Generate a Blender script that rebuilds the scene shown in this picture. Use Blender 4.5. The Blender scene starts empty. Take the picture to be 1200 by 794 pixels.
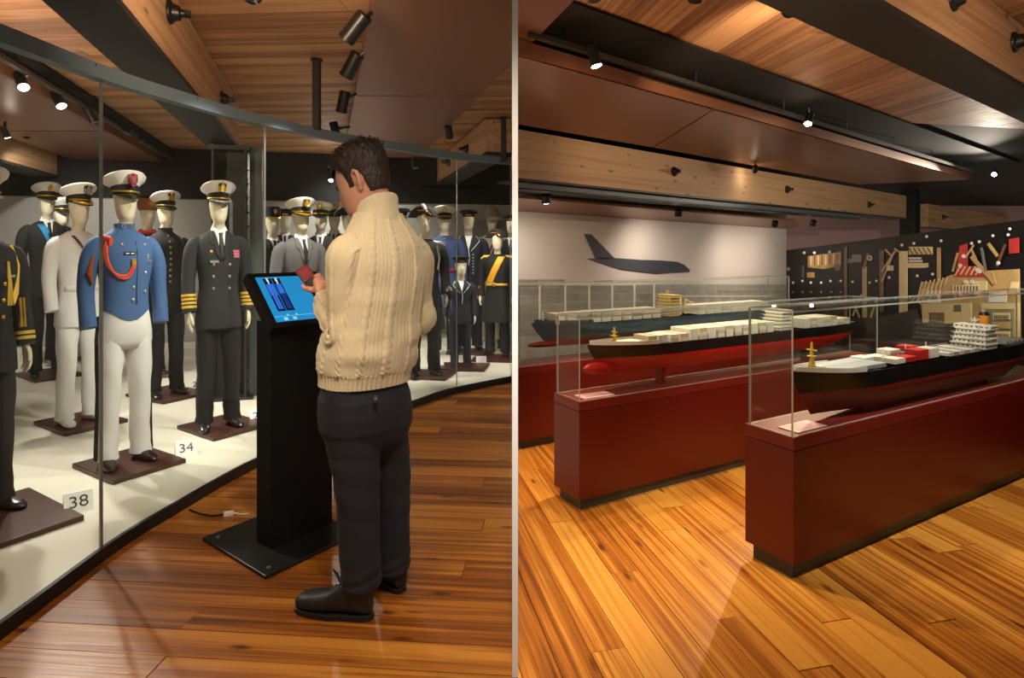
import bpy, bmesh, math, random
from mathutils import Vector, Matrix, noise, Euler
R = random.Random(7)
SC = bpy.context.scene
C = SC.collection
PI = math.pi
V = Vector

# ------------------------------------------------------------------ camera, world, exposure
EYE, FPX, HOR = 1.4, 680.0, 295.0
cam_d = bpy.data.cameras.new('camera'); cam = bpy.data.objects.new('camera', cam_d); C.objects.link(cam)
cam_d.sensor_width = 36.0; cam_d.lens = 36.0 * FPX / 1200.0
cam_d.shift_y = -(397.0 - HOR) / 1200.0
cam_d.clip_start = 0.05
cam.location = (0, 0, EYE); cam.rotation_euler = (PI / 2, 0, 0)
SC.camera = cam
w = bpy.data.worlds.new('world'); SC.world = w; w.use_nodes = True
w.node_tree.nodes['Background'].inputs[0].default_value = (1.0, 0.82, 0.62, 1)
w.node_tree.nodes['Background'].inputs[1].default_value = 0.20
SC.view_settings.view_transform = 'Standard'; SC.view_settings.look = 'None'
SC.view_settings.exposure = 0.0; SC.view_settings.gamma = 1.0; SC.view_settings.use_curve_mapping = False
SC.cycles.max_bounces = 8; SC.cycles.transparent_max_bounces = 24; SC.cycles.caustics_reflective = False
SC.cycles.sample_clamp_indirect = 4.0

def at(px, py, Y):            # survey: a point of the hall at depth Y
    return V(((px - 600) / FPX * Y, Y, EYE + (HOR - py) / FPX * Y))
def on(px, py, h=0.0):        # survey: a point on a level at height h (floor, platform, ceiling)
    return at(px, py, FPX * (EYE - h) / (py - HOR))

# ------------------------------------------------------------------ materials
def S(r, g, b):               # sRGB 0-255 -> linear
    f = lambda c: (c / 255 / 12.92) if c / 255 <= 0.04045 else ((c / 255 + 0.055) / 1.055) ** 2.4
    return (f(r), f(g), f(b), 1)
MATS = {}
def mat(name, col, rough=0.6, metal=0.0, bump=0.0, bscale=60, spec=0.5, emit=None, estr=0, var=0.0, coat=0, sheen=0, stretch=None):
    if name in MATS: return MATS[name]
    m = bpy.data.materials.new(name); m.use_nodes = True
    nt = m.node_tree; b = nt.nodes['Principled BSDF']
    b.inputs['Base Color'].default_value = col; b.inputs['Roughness'].default_value = rough
    b.inputs['Metallic'].default_value = metal; b.inputs['Specular IOR Level'].default_value = spec
    if coat: b.inputs['Coat Weight'].default_value = coat; b.inputs['Coat Roughness'].default_value = 0.15
    if sheen: b.inputs['Sheen Weight'].default_value = sheen
    if emit: b.inputs['Emission Color'].default_value = emit; b.inputs['Emission Strength'].default_value = estr
    if bump or var:
        tc = nt.nodes.new('ShaderNodeTexCoord'); mp = nt.nodes.new('ShaderNodeMapping')
        if stretch: mp.inputs['Scale'].default_value = stretch
        n = nt.nodes.new('ShaderNodeTexNoise'); n.inputs['Scale'].default_value = bscale; n.inputs['Detail'].default_value = 4
        nt.links.new(tc.outputs['Object'], mp.inputs[0]); nt.links.new(mp.outputs[0], n.inputs['Vector'])
        if bump:
            bp = nt.nodes.new('ShaderNodeBump'); bp.inputs['Strength'].default_value = bump; bp.inputs['Distance'].default_value = 0.01
            nt.links.new(n.outputs[0], bp.inputs['Height']); nt.links.new(bp.outputs[0], b.inputs['Normal'])
        if var:
            r = nt.nodes.new('ShaderNodeValToRGB')
            r.color_ramp.elements[0].position = 0.3; r.color_ramp.elements[1].position = 0.7
            r.color_ramp.elements[0].color = tuple(c * (1 - var) for c in col[:3]) + (1,)
            r.color_ramp.elements[1].color = tuple(min(1, c * (1 + var)) for c in col[:3]) + (1,)
            nt.links.new(n.outputs[0], r.inputs[0]); nt.links.new(r.outputs[0], b.inputs['Base Color'])
    MATS[name] = m
    return m

def wood(name, dark, mid, light, rough, coat=0.0, knots=True, gs=1.0, bump=0.25, tone=0.34):
    """board timber: grain runs along local X, every board its own tone"""
    m = bpy.data.materials.new(name); m.use_nodes = True; MATS[name] = m
    nt = m.node_tree; N = nt.nodes; L = nt.links; b = N['Principled BSDF']
    b.inputs['Roughness'].default_value = rough; b.inputs['Coat Weight'].default_value = coat; b.inputs['Coat Roughness'].default_value = 0.2
    tc = N.new('ShaderNodeTexCoord'); oi = N.new('ShaderNodeObjectInfo')
    off = N.new('ShaderNodeVectorMath'); off.operation = 'MULTIPLY_ADD'
    cb = N.new('ShaderNodeCombineXYZ')
    for i in range(3): L.new(oi.outputs['Random'], cb.inputs[i])
    L.new(cb.outputs[0], off.inputs[0]); off.inputs[1].default_value = (37, 53, 71); L.new(tc.outputs['Object'], off.inputs[2])
    mp = N.new('ShaderNodeMapping'); mp.inputs['Scale'].default_value = (0.55 * gs, 24 * gs, 24 * gs); L.new(off.outputs[0], mp.inputs[0])
    n1 = N.new('ShaderNodeTexNoise'); n1.inputs['Scale'].default_value = 1.6; n1.inputs['Detail'].default_value = 6; n1.inputs['Distortion'].default_value = 0.5
    L.new(mp.outputs[0], n1.inputs['Vector'])
    mp2 = N.new('ShaderNodeMapping'); mp2.inputs['Scale'].default_value = (2.0 * gs, 120 * gs, 120 * gs); L.new(off.outputs[0], mp2.inputs[0])
    n2 = N.new('ShaderNodeTexNoise'); n2.inputs['Scale'].default_value = 2.0; n2.inputs['Detail'].default_value = 3; L.new(mp2.outputs[0], n2.inputs['Vector'])
    ad = N.new('ShaderNodeMath'); ad.operation = 'MULTIPLY_ADD'; ad.inputs[1].default_value = 0.35; L.new(n2.outputs[0], ad.inputs[0]); L.new(n1.outputs[0], ad.inputs[2])
    ad2 = N.new('ShaderNodeMath'); ad2.operation = 'MULTIPLY_ADD'; ad2.inputs[1].default_value = tone; L.new(oi.outputs['Random'], ad2.inputs[0]); L.new(ad.outputs[0], ad2.inputs[2])
    r = N.new('ShaderNodeValToRGB'); e = r.color_ramp.elements
    e[0].position = 0.50 + (tone - 0.34) * 0.45; e[0].color = dark; e[1].position = 1.10 if False else 1.0; e[1].color = light
    k = r.color_ramp.elements.new(0.76 + (tone - 0.34) * 0.45); k.color = mid
    L.new(ad2.outputs[0], r.inputs[0])
    out = r.outputs[0]
    if knots:
        mk = N.new('ShaderNodeMapping'); mk.inputs['Scale'].default_value = (2.6, 9.0, 9.0); L.new(off.outputs[0], mk.inputs[0])
        vo = N.new('ShaderNodeTexVoronoi'); vo.inputs['Scale'].default_value = 1.0; L.new(mk.outputs[0], vo.inputs['Vector'])
        kr = N.new('ShaderNodeValToRGB'); kr.color_ramp.elements[0].position = 0.05; kr.color_ramp.elements[0].color = (0.13, 0.05, 0.03, 1)
        kr.color_ramp.elements[1].position = 0.15; kr.color_ramp.elements[1].color = (1, 1, 1, 1)
        L.new(vo.outputs['Distance'], kr.inputs[0])
        mx = N.new('ShaderNodeMix'); mx.data_type = 'RGBA'; mx.blend_type = 'MULTIPLY'; mx.inputs[0].default_value = 0.85
        L.new(out, mx.inputs[6]); L.new(kr.outputs[0], mx.inputs[7]); out = mx.outputs[2]
    L.new(out, b.inputs['Base Color'])
    bp = N.new('ShaderNodeBump'); bp.inputs['Strength'].default_value = bump; bp.inputs['Distance'].default_value = 0.004
    L.new(ad.outputs[0], bp.inputs['Height']); L.new(bp.outputs[0], b.inputs['Normal'])
    return m

def glass_mat(name, tint=(0.98, 1, 0.99, 1), rough=0.0, refl=1.0):
    m = bpy.data.materials.new(name); m.use_nodes = True; MATS[name] = m
    nt = m.node_tree; N = nt.nodes; N.remove(N['Principled BSDF'])
    tr = N.new('ShaderNodeBsdfTransparent'); tr.inputs[0].default_value = tint
    gl = N.new('ShaderNodeBsdfGlossy'); gl.inputs['Roughness'].default_value = rough
    lw = N.new('ShaderNodeLayerWeight'); lw.inputs['Blend'].default_value = 0.5
    pw = N.new('ShaderNodeMath'); pw.operation = 'POWER'; pw.inputs[1].default_value = 5.0
    mu = N.new('ShaderNodeMath'); mu.operation = 'MULTIPLY_ADD'; mu.inputs[1].default_value = 0.9 * refl; mu.inputs[2].default_value = 0.035 * refl
    mx = N.new('ShaderNodeMixShader')
    nt.links.new(lw.outputs['Facing'], pw.inputs[0]); nt.links.new(pw.outputs[0], mu.inputs[0]); nt.links.new(mu.outputs[0], mx.inputs[0])
    nt.links.new(tr.outputs[0], mx.inputs[1]); nt.links.new(gl.outputs[0], mx.inputs[2])
    nt.links.new(mx.outputs[0], N['Material Output'].inputs[0])
    return m

M = MATS
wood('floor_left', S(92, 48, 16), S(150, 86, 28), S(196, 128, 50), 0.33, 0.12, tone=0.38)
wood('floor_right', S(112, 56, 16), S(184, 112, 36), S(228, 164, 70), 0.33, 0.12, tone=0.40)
wood('ceiling_wood', S(108, 70, 44), S(164, 114, 74), S(200, 152, 106), 0.6, 0, False)
wood('beam_wood', S(140, 98, 64), S(182, 138, 98), S(206, 166, 126), 0.65, 0, True, 0.5)
mat('copper', S(148, 98, 70), 0.36, 0.4, bump=0.03, bscale=3, stretch=(1, 1, 1))
mat('steel', S(52, 52, 50), 0.55, 0.2)
mat('rail_steel', S(118, 138, 150), 0.5, 0.25)
mat('black', S(16, 16, 16), 0.5)
mat('void_black', S(13, 11, 10), 0.8)
mat('matte_black', S(24, 24, 24), 0.4)
mat('platform', S(226, 222, 206), 0.45, bump=0.05, bscale=30)
mat('case_wall', S(176, 174, 168), 0.7)
mat('wall_paint', S(200, 190, 182), 0.75, bump=0.05, bscale=90)
mat('pink_wall', S(206, 170, 172), 0.8)
mat('white_paint', S(244, 243, 241), 0.6)
mat('red_paint', S(98, 19, 12), 0.38, bump=0.02, bscale=120)
mat('red_top', S(112, 28, 20), 0.42)
mat('toe_kick', S(62, 66, 62), 0.5)
mat('glass_edge', S(176, 186, 180), 0.2)
mat('lens', (1, 0.95, 0.85, 1), 0.3, emit=(1, 0.93, 0.82, 1), estr=60)
mat('lens_small', (1, 0.95, 0.85, 1), 0.3, emit=(1, 0.9, 0.75, 1), estr=30)
glass_mat('glass', refl=0.6)
glass_mat('glass_big', refl=0.55)

# ------------------------------------------------------------------ mesh helpers
class MB:
    def __init__(self): self.v = []; self.f = []; self.mi = []
    def add(self, vs, fs, mi=0):
        o = len(self.v); self.v += [V(p) for p in vs]
        self.f += [tuple(i + o for i in f) for f in fs]; self.mi += [mi] * len(fs); return self
    def box(self, c, s, rot=None, mi=0):
        x, y, z = s[0] / 2, s[1] / 2, s[2] / 2
        vs = [V((a, b, d)) for a in (-x, x) for b in (-y, y) for d in (-z, z)]
        if rot is not None: vs = [rot @ p for p in vs]
        return self.add([p + V(c) for p in vs], [(0, 1, 3, 2), (4, 6, 7, 5), (0, 4, 5, 1), (2, 3, 7, 6), (0, 2, 6, 4), (1, 5, 7, 3)], mi)
    def prism(self, plan, z0, z1, mi=0, mis=None):
        n = len(plan)
        a = [(p[0], p[1], z0 if not isinstance(z0, (list, tuple)) else z0[i]) for i, p in enumerate(plan)]
        b = [(p[0], p[1], z1 if not isinstance(z1, (list, tuple)) else z1[i]) for i, p in enumerate(plan)]
        self.add(a + b, [tuple(range(n))[::-1], tuple(range(n, 2 * n))] + [(i, (i + 1) % n, n + (i + 1) % n, n + i) for i in range(n)], mi)
        return self
    def slab(self, pts, nrm):          # a polygon in space given thickness along nrm
        n = len(pts); pts = [V(p) for p in pts]
        return self.add(pts + [p + nrm for p in pts], [tuple(range(n)), tuple(range(n, 2 * n))[::-1]] + [((i + 1) % n, i, n + i, n + (i + 1) % n) for i in range(n)])
    def rings(self, rs, cap=True, mi=0, closed=True):
        n = len(rs[0]); o = []
        vs = [p for r in rs for p in r]; fs = []
        for i in range(len(rs) - 1):
            for j in range(n if closed else n - 1):
                k = (j + 1) % n
                fs.append((i * n + j, i * n + k, (i + 1) * n + k, (i + 1) * n + j))
        if cap and closed:
            fs.append(tuple(range(n))[::-1]); fs.append(tuple((len(rs) - 1) * n + j for j in range(n)))
        return self.add(vs, fs, mi)
    def cyl(self, p0, p1, r0, r1=None, n=12, mi=0):
        return self.tube([p0, p1], [r0, r0 if r1 is None else r1], n, mi=mi)
    def tube(self, pts, rad, n=10, flat=1.0, side=None, cap=True, mi=0):
        pts = [V(p) for p in pts]; rs = []
        up = None
        for i, p in enumerate(pts):
            t = (pts[min(i + 1, len(pts) - 1)] - pts[max(i - 1, 0)]).normalized()
            if up is None:
                up = V(side) if side else (V((0, 0, 1)) if abs(t.z) < 0.9 else V((1, 0, 0)))
            up = (up - t * up.dot(t)).normalized(); b = t.cross(up)
            r = rad[i] if isinstance(rad, (list, tuple)) else rad
            rs.append([p + up * (math.cos(2 * PI * k / n) * r) + b * (math.sin(2 * PI * k / n) * r * flat) for k in range(n)])
        return self.rings(rs, cap, mi)
    def ball(self, c, r, n=12, m=8):
        if not isinstance(r, (list, tuple)): r = (r, r, r)
        rs = []
        for i in range(m + 1):
            a = -PI / 2 + PI * min(max(i / m, 0.02), 0.98)
            rs.append([V((c[0] + r[0] * math.cos(a) * math.cos(2 * PI * k / n), c[1] + r[1] * math.cos(a) * math.sin(2 * PI * k / n), c[2] + r[2] * math.sin(a))) for k in range(n)])
        return self.rings(rs)
    def xf(self, mtx): self.v = [mtx @ p for p in self.v]; return self
    def build(self, name, m, parent=None, smooth=False, bevel=0, sub=0, angle=40, fix=True):
        me = bpy.data.meshes.new(name); me.from_pydata([tuple(p) for p in self.v], [], self.f)
        for q in (m if isinstance(m, (list, tuple)) else [m]): me.materials.append(M[q] if isinstance(q, str) else q)
        for i, p in enumerate(me.polygons): p.material_index = self.mi[i]
        if fix:
            bm = bmesh.new(); bm.from_mesh(me); bmesh.ops.recalc_face_normals(bm, faces=bm.faces); bm.to_mesh(me); bm.free()
        if smooth:
            for p in me.polygons: p.use_smooth = True
            me.set_sharp_from_angle(angle=math.radians(angle))
        o = bpy.data.objects.new(name, me); C.objects.link(o)
        if parent is not None: o.parent = parent
        if bevel:
            b = o.modifiers.new('bevel', 'BEVEL'); b.width = bevel; b.segments = 2; b.limit_method = 'ANGLE'
        if sub:
            s = o.modifiers.new('subd', 'SUBSURF'); s.levels = sub; s.render_levels = sub
        return o

def tag(o, label=None, cat=None, group=None, kind=None):
    if label: o['label'] = label
    if cat: o['category'] = cat
    if group: o['group'] = group
    if kind: o['kind'] = kind
    return o
def thing(name, label, cat, loc=(0, 0, 0), rz=0, group=None, scale=None):
    o = bpy.data.objects.new(name, None); C.objects.link(o); o.location = loc; o.rotation_euler = (0, 0, rz)
    o.empty_display_size = 0.1
    if scale: o.scale = scale
    return tag(o, label, cat, group)
def struct(name, mb, m, **k):
    return tag(mb.build(name, m, **k), kind='structure')
def se(rx, ry, cx, cy, z, n=24, p=2.3):   # super-ellipse ring
    r = []
    for k in range(n):
        a = 2 * PI * k / n; c, s = math.cos(a), math.sin(a)
        r.append(V((cx + rx * math.copysign(abs(c) ** (2 / p), c), cy + ry * math.copysign(abs(s) ** (2 / p), s), z)))
    return r
def crom(xs, t):                      # Catmull-Rom through rows of numbers, t in 0..1
    n = len(xs) - 1; u = min(max(t, 0), 1) * n; i = min(int(u), n - 1); u -= i
    a, b, c, d = xs[max(i - 1, 0)], xs[i], xs[i + 1], xs[min(i + 2, n)]
    g = lambda a, b, c, d: 0.5 * (2 * b + (c - a) * u + (2 * a - 5 * b + 4 * c - d) * u * u + (3 * b - a - 3 * c + d) * u ** 3)
    return [g(*q) for q in zip(a, b, c, d)]
def light_spot(loc, aim, power, angle=60, blend=0.6, col=(1, 0.78, 0.55), rad=0.04, parent=None):
    d = bpy.data.lights.new('spot_light', 'SPOT'); d.energy = power; d.spot_size = math.radians(angle); d.spot_blend = blend
    d.color = col; d.shadow_soft_size = rad
    o = bpy.data.objects.new('spot_light', d); C.objects.link(o)
    o.location = loc; o.rotation_euler = (V(aim) - V(loc)).to_track_quat('-Z', 'Y').to_euler()
    if parent is not None:
        o.parent = parent; o.matrix_parent_inverse = Matrix.Translation(parent.location).inverted()
    return o
def copy_tree(o, parent=None):
    c = o.copy(); C.objects.link(c)
    if parent is not None: c.parent = parent
    for ch in list(o.children): copy_tree(ch, c)
    return c

# ------------------------------------------------------------------ the hall: shell
UL = V((-0.32, 1, 0))                       # run of the beams over the uniforms
def lb(x0, Y): return (x0 - 0.32 * (Y - 5), Y)
def strip_l(x0, x1, y0, y1): return [lb(x0, y0), lb(x1, y0), lb(x1, y1), lb(x0, y1)]
KR = 1.24                                   # run of the beams over the ships
def rb(x0, s): return (x0[0] + KR * s, x0[1] + s)

CEIL = EYE + 1.42
# partition added between the halls as a white centre strip, seen end-on
struct('wall_middle_added', MB().box((0.0100, 4.1, 1.42), (0.0196, 4.38, 2.84)), 'white_paint')

# floors: boards are single pieces
def cut(poly, n, c):           # keep the side n.p >= c
    out = []
    for i in range(len(poly)):
        p, q = poly[i], poly[(i + 1) % len(poly)]
        dp, dq = p.dot(n) - c, q.dot(n) - c
        if dp >= 0: out.append(p)
        if dp * dq < 0: out.append(p + (q - p) * (dp / (dp - dq)))
    return out
def planks(par, origin, d, n_rows, width, lens, m, z, thick, rng, x1, cuts=(), gap=0.003):
    d = V(d).normalized(); nrm = V((-d.y, d.x, 0)); cache = {}
    ang = math.atan2(d.y, d.x)
    for i in range(n_rows):
        s = -rng.random() * lens[1]
        while s < x1:
            ln = round(rng.uniform(*lens) * 4) / 4
            a, b = s, s + ln; s = b
            a, b = max(a, 0), min(b, x1)
            if b - a < 0.1: continue
            mid = V(origin) + d * ((a + b) / 2) + nrm * (width * (i + 0.5))
            h, k = (b - a - gap) / 2, (width - gap) / 2
            poly = [mid + d * x + nrm * y for x, y in ((-h, -k), (h, -k), (h, k), (-h, k))]
            q = poly
            for n, c in cuts:
                q = cut(q, V(n), c)
                if len(q) < 3: break
            if len(q) < 3: continue
            key = round(b - a, 2)
            if len(q) == 4 and all((u - w_).length < 1e-6 for u, w_ in zip(q, poly)):
                if key not in cache:
                    o = MB().box((0, 0, 0), (key - gap, width - gap, thick)).build('plank', m, par); cache[key] = o
                else:
                    o = cache[key].copy(); C.objects.link(o)
            else:
                rot = Matrix.Rotation(-ang, 3, 'Z')
                o = MB().prism([rot @ (p - mid) for p in q], -thick / 2, thick / 2).build('plank', m, par)
            o.location = (mid.x, mid.y, z + rng.uniform(-0.0008, 0.0008)); o.rotation_euler = (0, 0, ang)

fl = struct('floor', MB().prism([(-3.2, 0.9), (0.0, 0.9), (0.0, 6.9), (-3.2, 6.9)], -0.09, -0.028), 'void_black')
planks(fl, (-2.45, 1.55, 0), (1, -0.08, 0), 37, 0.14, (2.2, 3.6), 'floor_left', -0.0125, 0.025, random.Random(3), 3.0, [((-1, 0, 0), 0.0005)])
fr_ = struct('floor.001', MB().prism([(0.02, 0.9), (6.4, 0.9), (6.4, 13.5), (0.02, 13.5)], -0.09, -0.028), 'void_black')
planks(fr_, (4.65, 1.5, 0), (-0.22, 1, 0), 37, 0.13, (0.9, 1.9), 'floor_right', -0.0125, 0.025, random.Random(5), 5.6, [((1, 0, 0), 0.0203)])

# ceilings
cl = struct('ceiling', MB().prism([(-9, 0.8), (-0.001, 0.8), (-0.001, 6.3), (1.2, 7.2), (1.2, 9.6), (-9, 9.6)], CEIL + 0.03, CEIL + 0.1), 'void_black')
planks(cl, (-9.0, 2.6, 0), (1, -0.06, 0), 53, 0.13, (4.4, 6.2), 'ceiling_wood', CEIL + 0.012, 0.024, random.Random(8), 9.5, [((-1, 0, 0), 0.0005)], gap=0.005)
cr = struct('ceiling.001', MB().prism([(0.02, 0.8), (20, 0.8), (20, 20), (12, 20), (0.02, 6.9)], CEIL + 0.03, CEIL + 0.1), 'void_black')
planks(cr, (8.4, 1.9, 0), (-0.2, 1, 0), 66, 0.13, (2.2, 4.4), 'ceiling_wood', CEIL + 0.012, 0.024, random.Random(9), 5.2, [((1, 0, 0), 0.0203)], gap=0.005)

# hung metal panels, left hall
def mpanel(par, plan, z, t=0.03): return MB().prism(plan, z, z + t).build('metal_panel', 'copper', par)
mpanel(cl, strip_l(-1.35, -0.32, 1.2, 4.82), 2.70)
mpanel(cl, strip_l(-1.35, -0.32, 4.845, 8.0), 2.70)
mpanel(cl, strip_l(-5.0, -3.84, 2.2, 5.9), 2.63)
mpanel(cl, strip_l(-5.0, -3.84, 5.93, 8.6), 2.63)
MB().prism(strip_l(-4.9, -3.72, 2.2, 8.7), 2.800, 2.815).build('black_recess', 'void_black', cl)
MB().prism(strip_l(-3.85, -3.83, 2.2, 8.6), 2.63, 2.72).build('panel_lip', 'copper', cl)
MB().prism(strip_l(-1.365, -1.345, 1.2, 8.0), 2.69, 2.75).build('panel_lip', 'copper', cl)

# hung metal panels, right hall
P0, P1 = (0.036, 3.53), (0.056, 5.44)
def rquad(a, b, s0, s1): return [rb(a, s0), rb(a, s1), rb(b, s1), rb(b, s0)]
def line_x(p, x): s = (x - p[0]) / KR; return rb(p, s)
zR = EYE + 1.2
mpanel(cr, [(0.025, 3.53), (1.694, 4.86), (1.61, 6.66), (0.025, 5.44)], zR)
mpanel(cr, [(1.71, 4.875), (7.6, 9.63), (6.2, 10.35), (1.626, 6.675)], zR)
lipA, lipB = V((0.025, 3.52, 0)), V((7.6, 9.62, 0))
MB().prism([(lipA.x, lipA.y), (lipB.x, lipB.y), (lipB.x - 0.012, lipB.y + 0.015), (lipA.x, lipA.y + 0.03)], zR, zR + 0.095).build('panel_lip', 'copper', cr)
MB().prism([(0.022, 3.02), (8.2, 9.3), (6.4, 10.5), (0.022, 5.5)], 2.80, 2.815).build('black_recess', 'void_black', cr)
# soffit over the back wall
MB().prism([(0.025, 5.98), (5.4, 10.7), (5.9, 12.25), (0.025, 7.0)], [1.958, 1.958, 1.88, 1.895], [1.985, 1.985, 1.91, 1.925]).build('metal_panel', 'copper', cr)

# walls
struct('wall_back', MB().prism([(-9, 7.0), (1.2, 9.35), (1.2, 9.45), (-9, 7.1)], 0.055, 2.13), 'case_wall')
struct('trim_1', MB().prism([(-9, 6.96), (1.2, 9.31), (1.2, 9.45), (-9, 7.1)], 2.13, CEIL + 0.03), 'void_black')
WD = V((5.77 - 0.04, 12.2 - 7.02, 0))
struct('wall_ships', MB().prism([(0.022, 7.02), (5.77, 12.2), (5.72, 12.3), (0.022, 7.14)], 0, CEIL), 'wall_paint')
struct('wall_far', MB().prism([(6.5, 18.0), (20, 18.0), (20, 18.1), (6.5, 18.1)], 0, CEIL), 'pink_wall')

# ------------------------------------------------------------------ beams, columns, tracks
def bolt_cone(par, p, d):
    d = V(d).normalized(); p = V(p)
    mb = MB()
    mb.tube([p, p + d * 0.012, p + d * 0.02, p + d * 0.05, p + d * 0.055, p + d * 0.075], [0.062, 0.06, 0.045, 0.036, 0.022, 0.018], 16)
    mb.tube([p + d * 0.075, p + d * 0.10], [0.024, 0.02], 6)
    return mb.build('bolt', 'matte_black', par, smooth=True)

def beam(label, plan, z0, z1, m='beam_wood', flange=0.03):
    """timber beam with a steel flange under it; built along its own X so the grain follows"""
    a, b = V((*plan[0], 0)), V((*plan[3], 0)); d = (b - a); ang = math.atan2(d.y, d.x)
    t = thing('timber_beam', label, 'beam', a + V((0, 0, z0)), ang); t['kind'] = 'thing'
    inv = Matrix.Rotation(-ang, 3, 'Z')
    loc = [inv @ (V((*p, 0)) - a) for p in plan]
    MB().prism(loc, flange, z1 - z0).build('timber', m, t, bevel=0.008)
    cy = sum(p.y for p in loc) / 4; h = max(abs(p.y - cy) for p in loc) + 0.008
    L = (b - a).length
    MB().box((L / 2, cy, flange / 2), (L, 2 * h, flange)).build('steel_flange', 'steel', t)
    return t, ang, inv, a
def bolts_on(bm, pts, d):
    t, ang, inv, a = bm
    for p in pts: bolt_cone(t, inv @ (V(p) - V((a.x, a.y, t.location.z))), inv @ V(d))

b1 = beam('huge timber beam with dark steel flange rising over the uniform showcase to the dark column', strip_l(-2.43, -2.70, 1.0, 5.5), 2.38, CEIL - 0.01)
nL = V((1, 0.32, 0)).normalized()
def onface_l(x0, Y, z): return V((x0 - 0.32 * (Y - 5), Y, z))
bolts_on(b1, [onface_l(-2.425, 3.05, 2.66), onface_l(-2.425, 4.55, 2.60), onface_l(-2.425, 1.8, 2.62)], nL)
beam('dark timber beam behind the metal ceiling panels at far side of the uniform showcase', strip_l(-5.15, -5.5, 4.0, 8.4), 2.38, 2.79)
b2 = beam('short timber beam high over the far end of the uniform showcase by the partition', strip_l(0.36, 0.08, 6.15, 9.0), 2.42, CEIL - 0.01)
bolts_on(b2, [onface_l(0.075, 6.9, 2.62), onface_l(0.075, 7.9, 2.62)], -nL)

# steel column inside the showcase
t = thing('steel_column', 'dark riveted steel column inside showcase, carrying the huge timber beam', 'column', (-2.615, 5.42, 0.055), math.atan(0.32)); t['kind'] = 'thing'
MB().box((-0.135, 0, 1.16), (0.018, 0.36, 2.32)).build('flange', 'steel', t)
MB().box((0.135, 0, 1.16), (0.018, 0.36, 2.32)).build('flange', 'steel', t)
MB().box((0, 0, 1.16), (0.26, 0.016, 2.32)).build('web', 'steel', t)
MB().box((0.0, 0, 2.29), (0.34, 0.40, 0.04)).build('cap_plate', 'steel', t)
MB().box((0, 0, 0.012), (0.40, 0.42, 0.024)).build('foot_plate', 'steel', t)
rv = None
for sx in (-0.146, 0.146):
    for k in range(16):
        if rv is None:
            rv = MB().ball((0, 0, 0), 0.011, 8, 5).build('rivet', 'steel', t, smooth=True); o = rv
        else: o = rv.copy(); C.objects.link(o)
        o.location = (sx * 1.0, -0.10, 0.15 + 0.13 * k)
MB().box((0.02, -0.185, 0.9), (0.03, 0.02, 1.8)).build('conduit', 'rail_steel', t)
MB().box((0.215, -0.06, 1.16), (0.11, 0.03, 2.32)).build('side_panel', mat('panel_green', S(84, 92, 90), 0.5), t)

# beams of the ship hall
d_r = V((1.37, 1, 0))
bA = beam('dark steel and timber beam crossing the ceiling corner above the nearest ship case',
          [(1.453 - 1.37 * 1.2, 2.352 - 1.2), (1.02 - 1.37 * 1.2, 2.352 - 1.2), (1.02 + 1.37 * 2.8, 2.352 + 2.8), (1.453 + 1.37 * 2.8, 2.352 + 2.8)], EYE + 1.01, CEIL - 0.01, flange=0.035)
nR = V((1, -1.37, 0)).normalized()
bolts_on(bA, [(3.02, 3.49, 2.66), (3.9, 4.13, 2.66), (2.2, 2.9, 2.66)], nR)
def beamline(px, py0, p0=(0.056, 5.62)):
    k = (px - 600) / FPX; s = (k * p0[1] - p0[0]) / (KR - k); return rb(p0, s)
B0, B1 = beamline(607, 0), beamline(1062, 0)
wv = V((-1, KR, 0)).normalized() * 0.27
bB = beam('long pale timber beam spanning the hall in front of the wall with the aircraft',
          [(B0[0] + 0.0, B0[1]), (B0[0], B0[1] + 0.42), (B1[0] + wv.x, B1[1] + wv.y), B1], EYE + 0.69, EYE + 1.19, flange=0.02)
nB = V((KR, -(1.0) * KR * KR, 0)).normalized()
for px, py in ((790, 201), (922, 222), (1018, 240)):
    q = beamline(px, 0); z = EYE + (HOR - py) / FPX * q[1]
    bolts_on(bB, [(q[0], q[1], max(z, EYE + 0.8))], V((1, -KR, 0)))
B2, B3 = beamline(1088, 0), beamline(1190, 0)
bC = beam('short pale timber beam beyond the dark column, over the harbour mural', [B2, (B2[0] + wv.x, B2[1] + wv.y), (B3[0] + wv.x, B3[1] + wv.y), B3], EYE + 0.55, EYE + 1.10, flange=0.02)
q = beamline(1105, 0); bolts_on(bC, [(q[0], q[1], EYE + 0.83)], V((1, -KR, 0)))
t = thing('steel_column', 'black steel column between two pale timber beams, behind the harbour mural wall', 'column', (*beamline(1075, 0), 0), math.atan2(1, KR)); t['kind'] = 'thing'
MB().box((0, 0.14, 1.4), (0.30, 0.02, 2.8)).build('web', 'black', t)
for sx in (-0.15, 0.15): MB().box((sx, 0.14, 1.4), (0.02, 0.30, 2.8)).build('flange', 'black', t)

# steel channel and light track below beam B
off = V((-1, KR, 0)).normalized()
def bl2(px, dist, p0=(0.056, 5.62)):
    q = beamline(px, 0); return (q[0] + off.x * dist, q[1] + off.y * dist)
t = thing('steel_channel', 'grey steel channel bolted along the underside of the long pale timber beam', 'channel', (B0[0], B0[1], EYE + 0.6))
sh = V((B0[0], B0[1]))
loc = [V(p) - sh for p in ((0.06, 5.66), bl2(1010, 0.03), bl2(1010, 0.10), (0.06, 5.76))]
MB().prism(loc, 0.03, 0.085).build('channel_web', mat('channel_grey', S(104, 108, 110), 0.5, 0.2), t)
loc = [V(p) - sh for p in ((0.03, 5.66), bl2(1010, 0.03), bl2(1010, 0.26), (0.03, 6.0))]
MB().prism(loc, 0.015, 0.03).build('channel_flange', 'steel', t)

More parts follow.
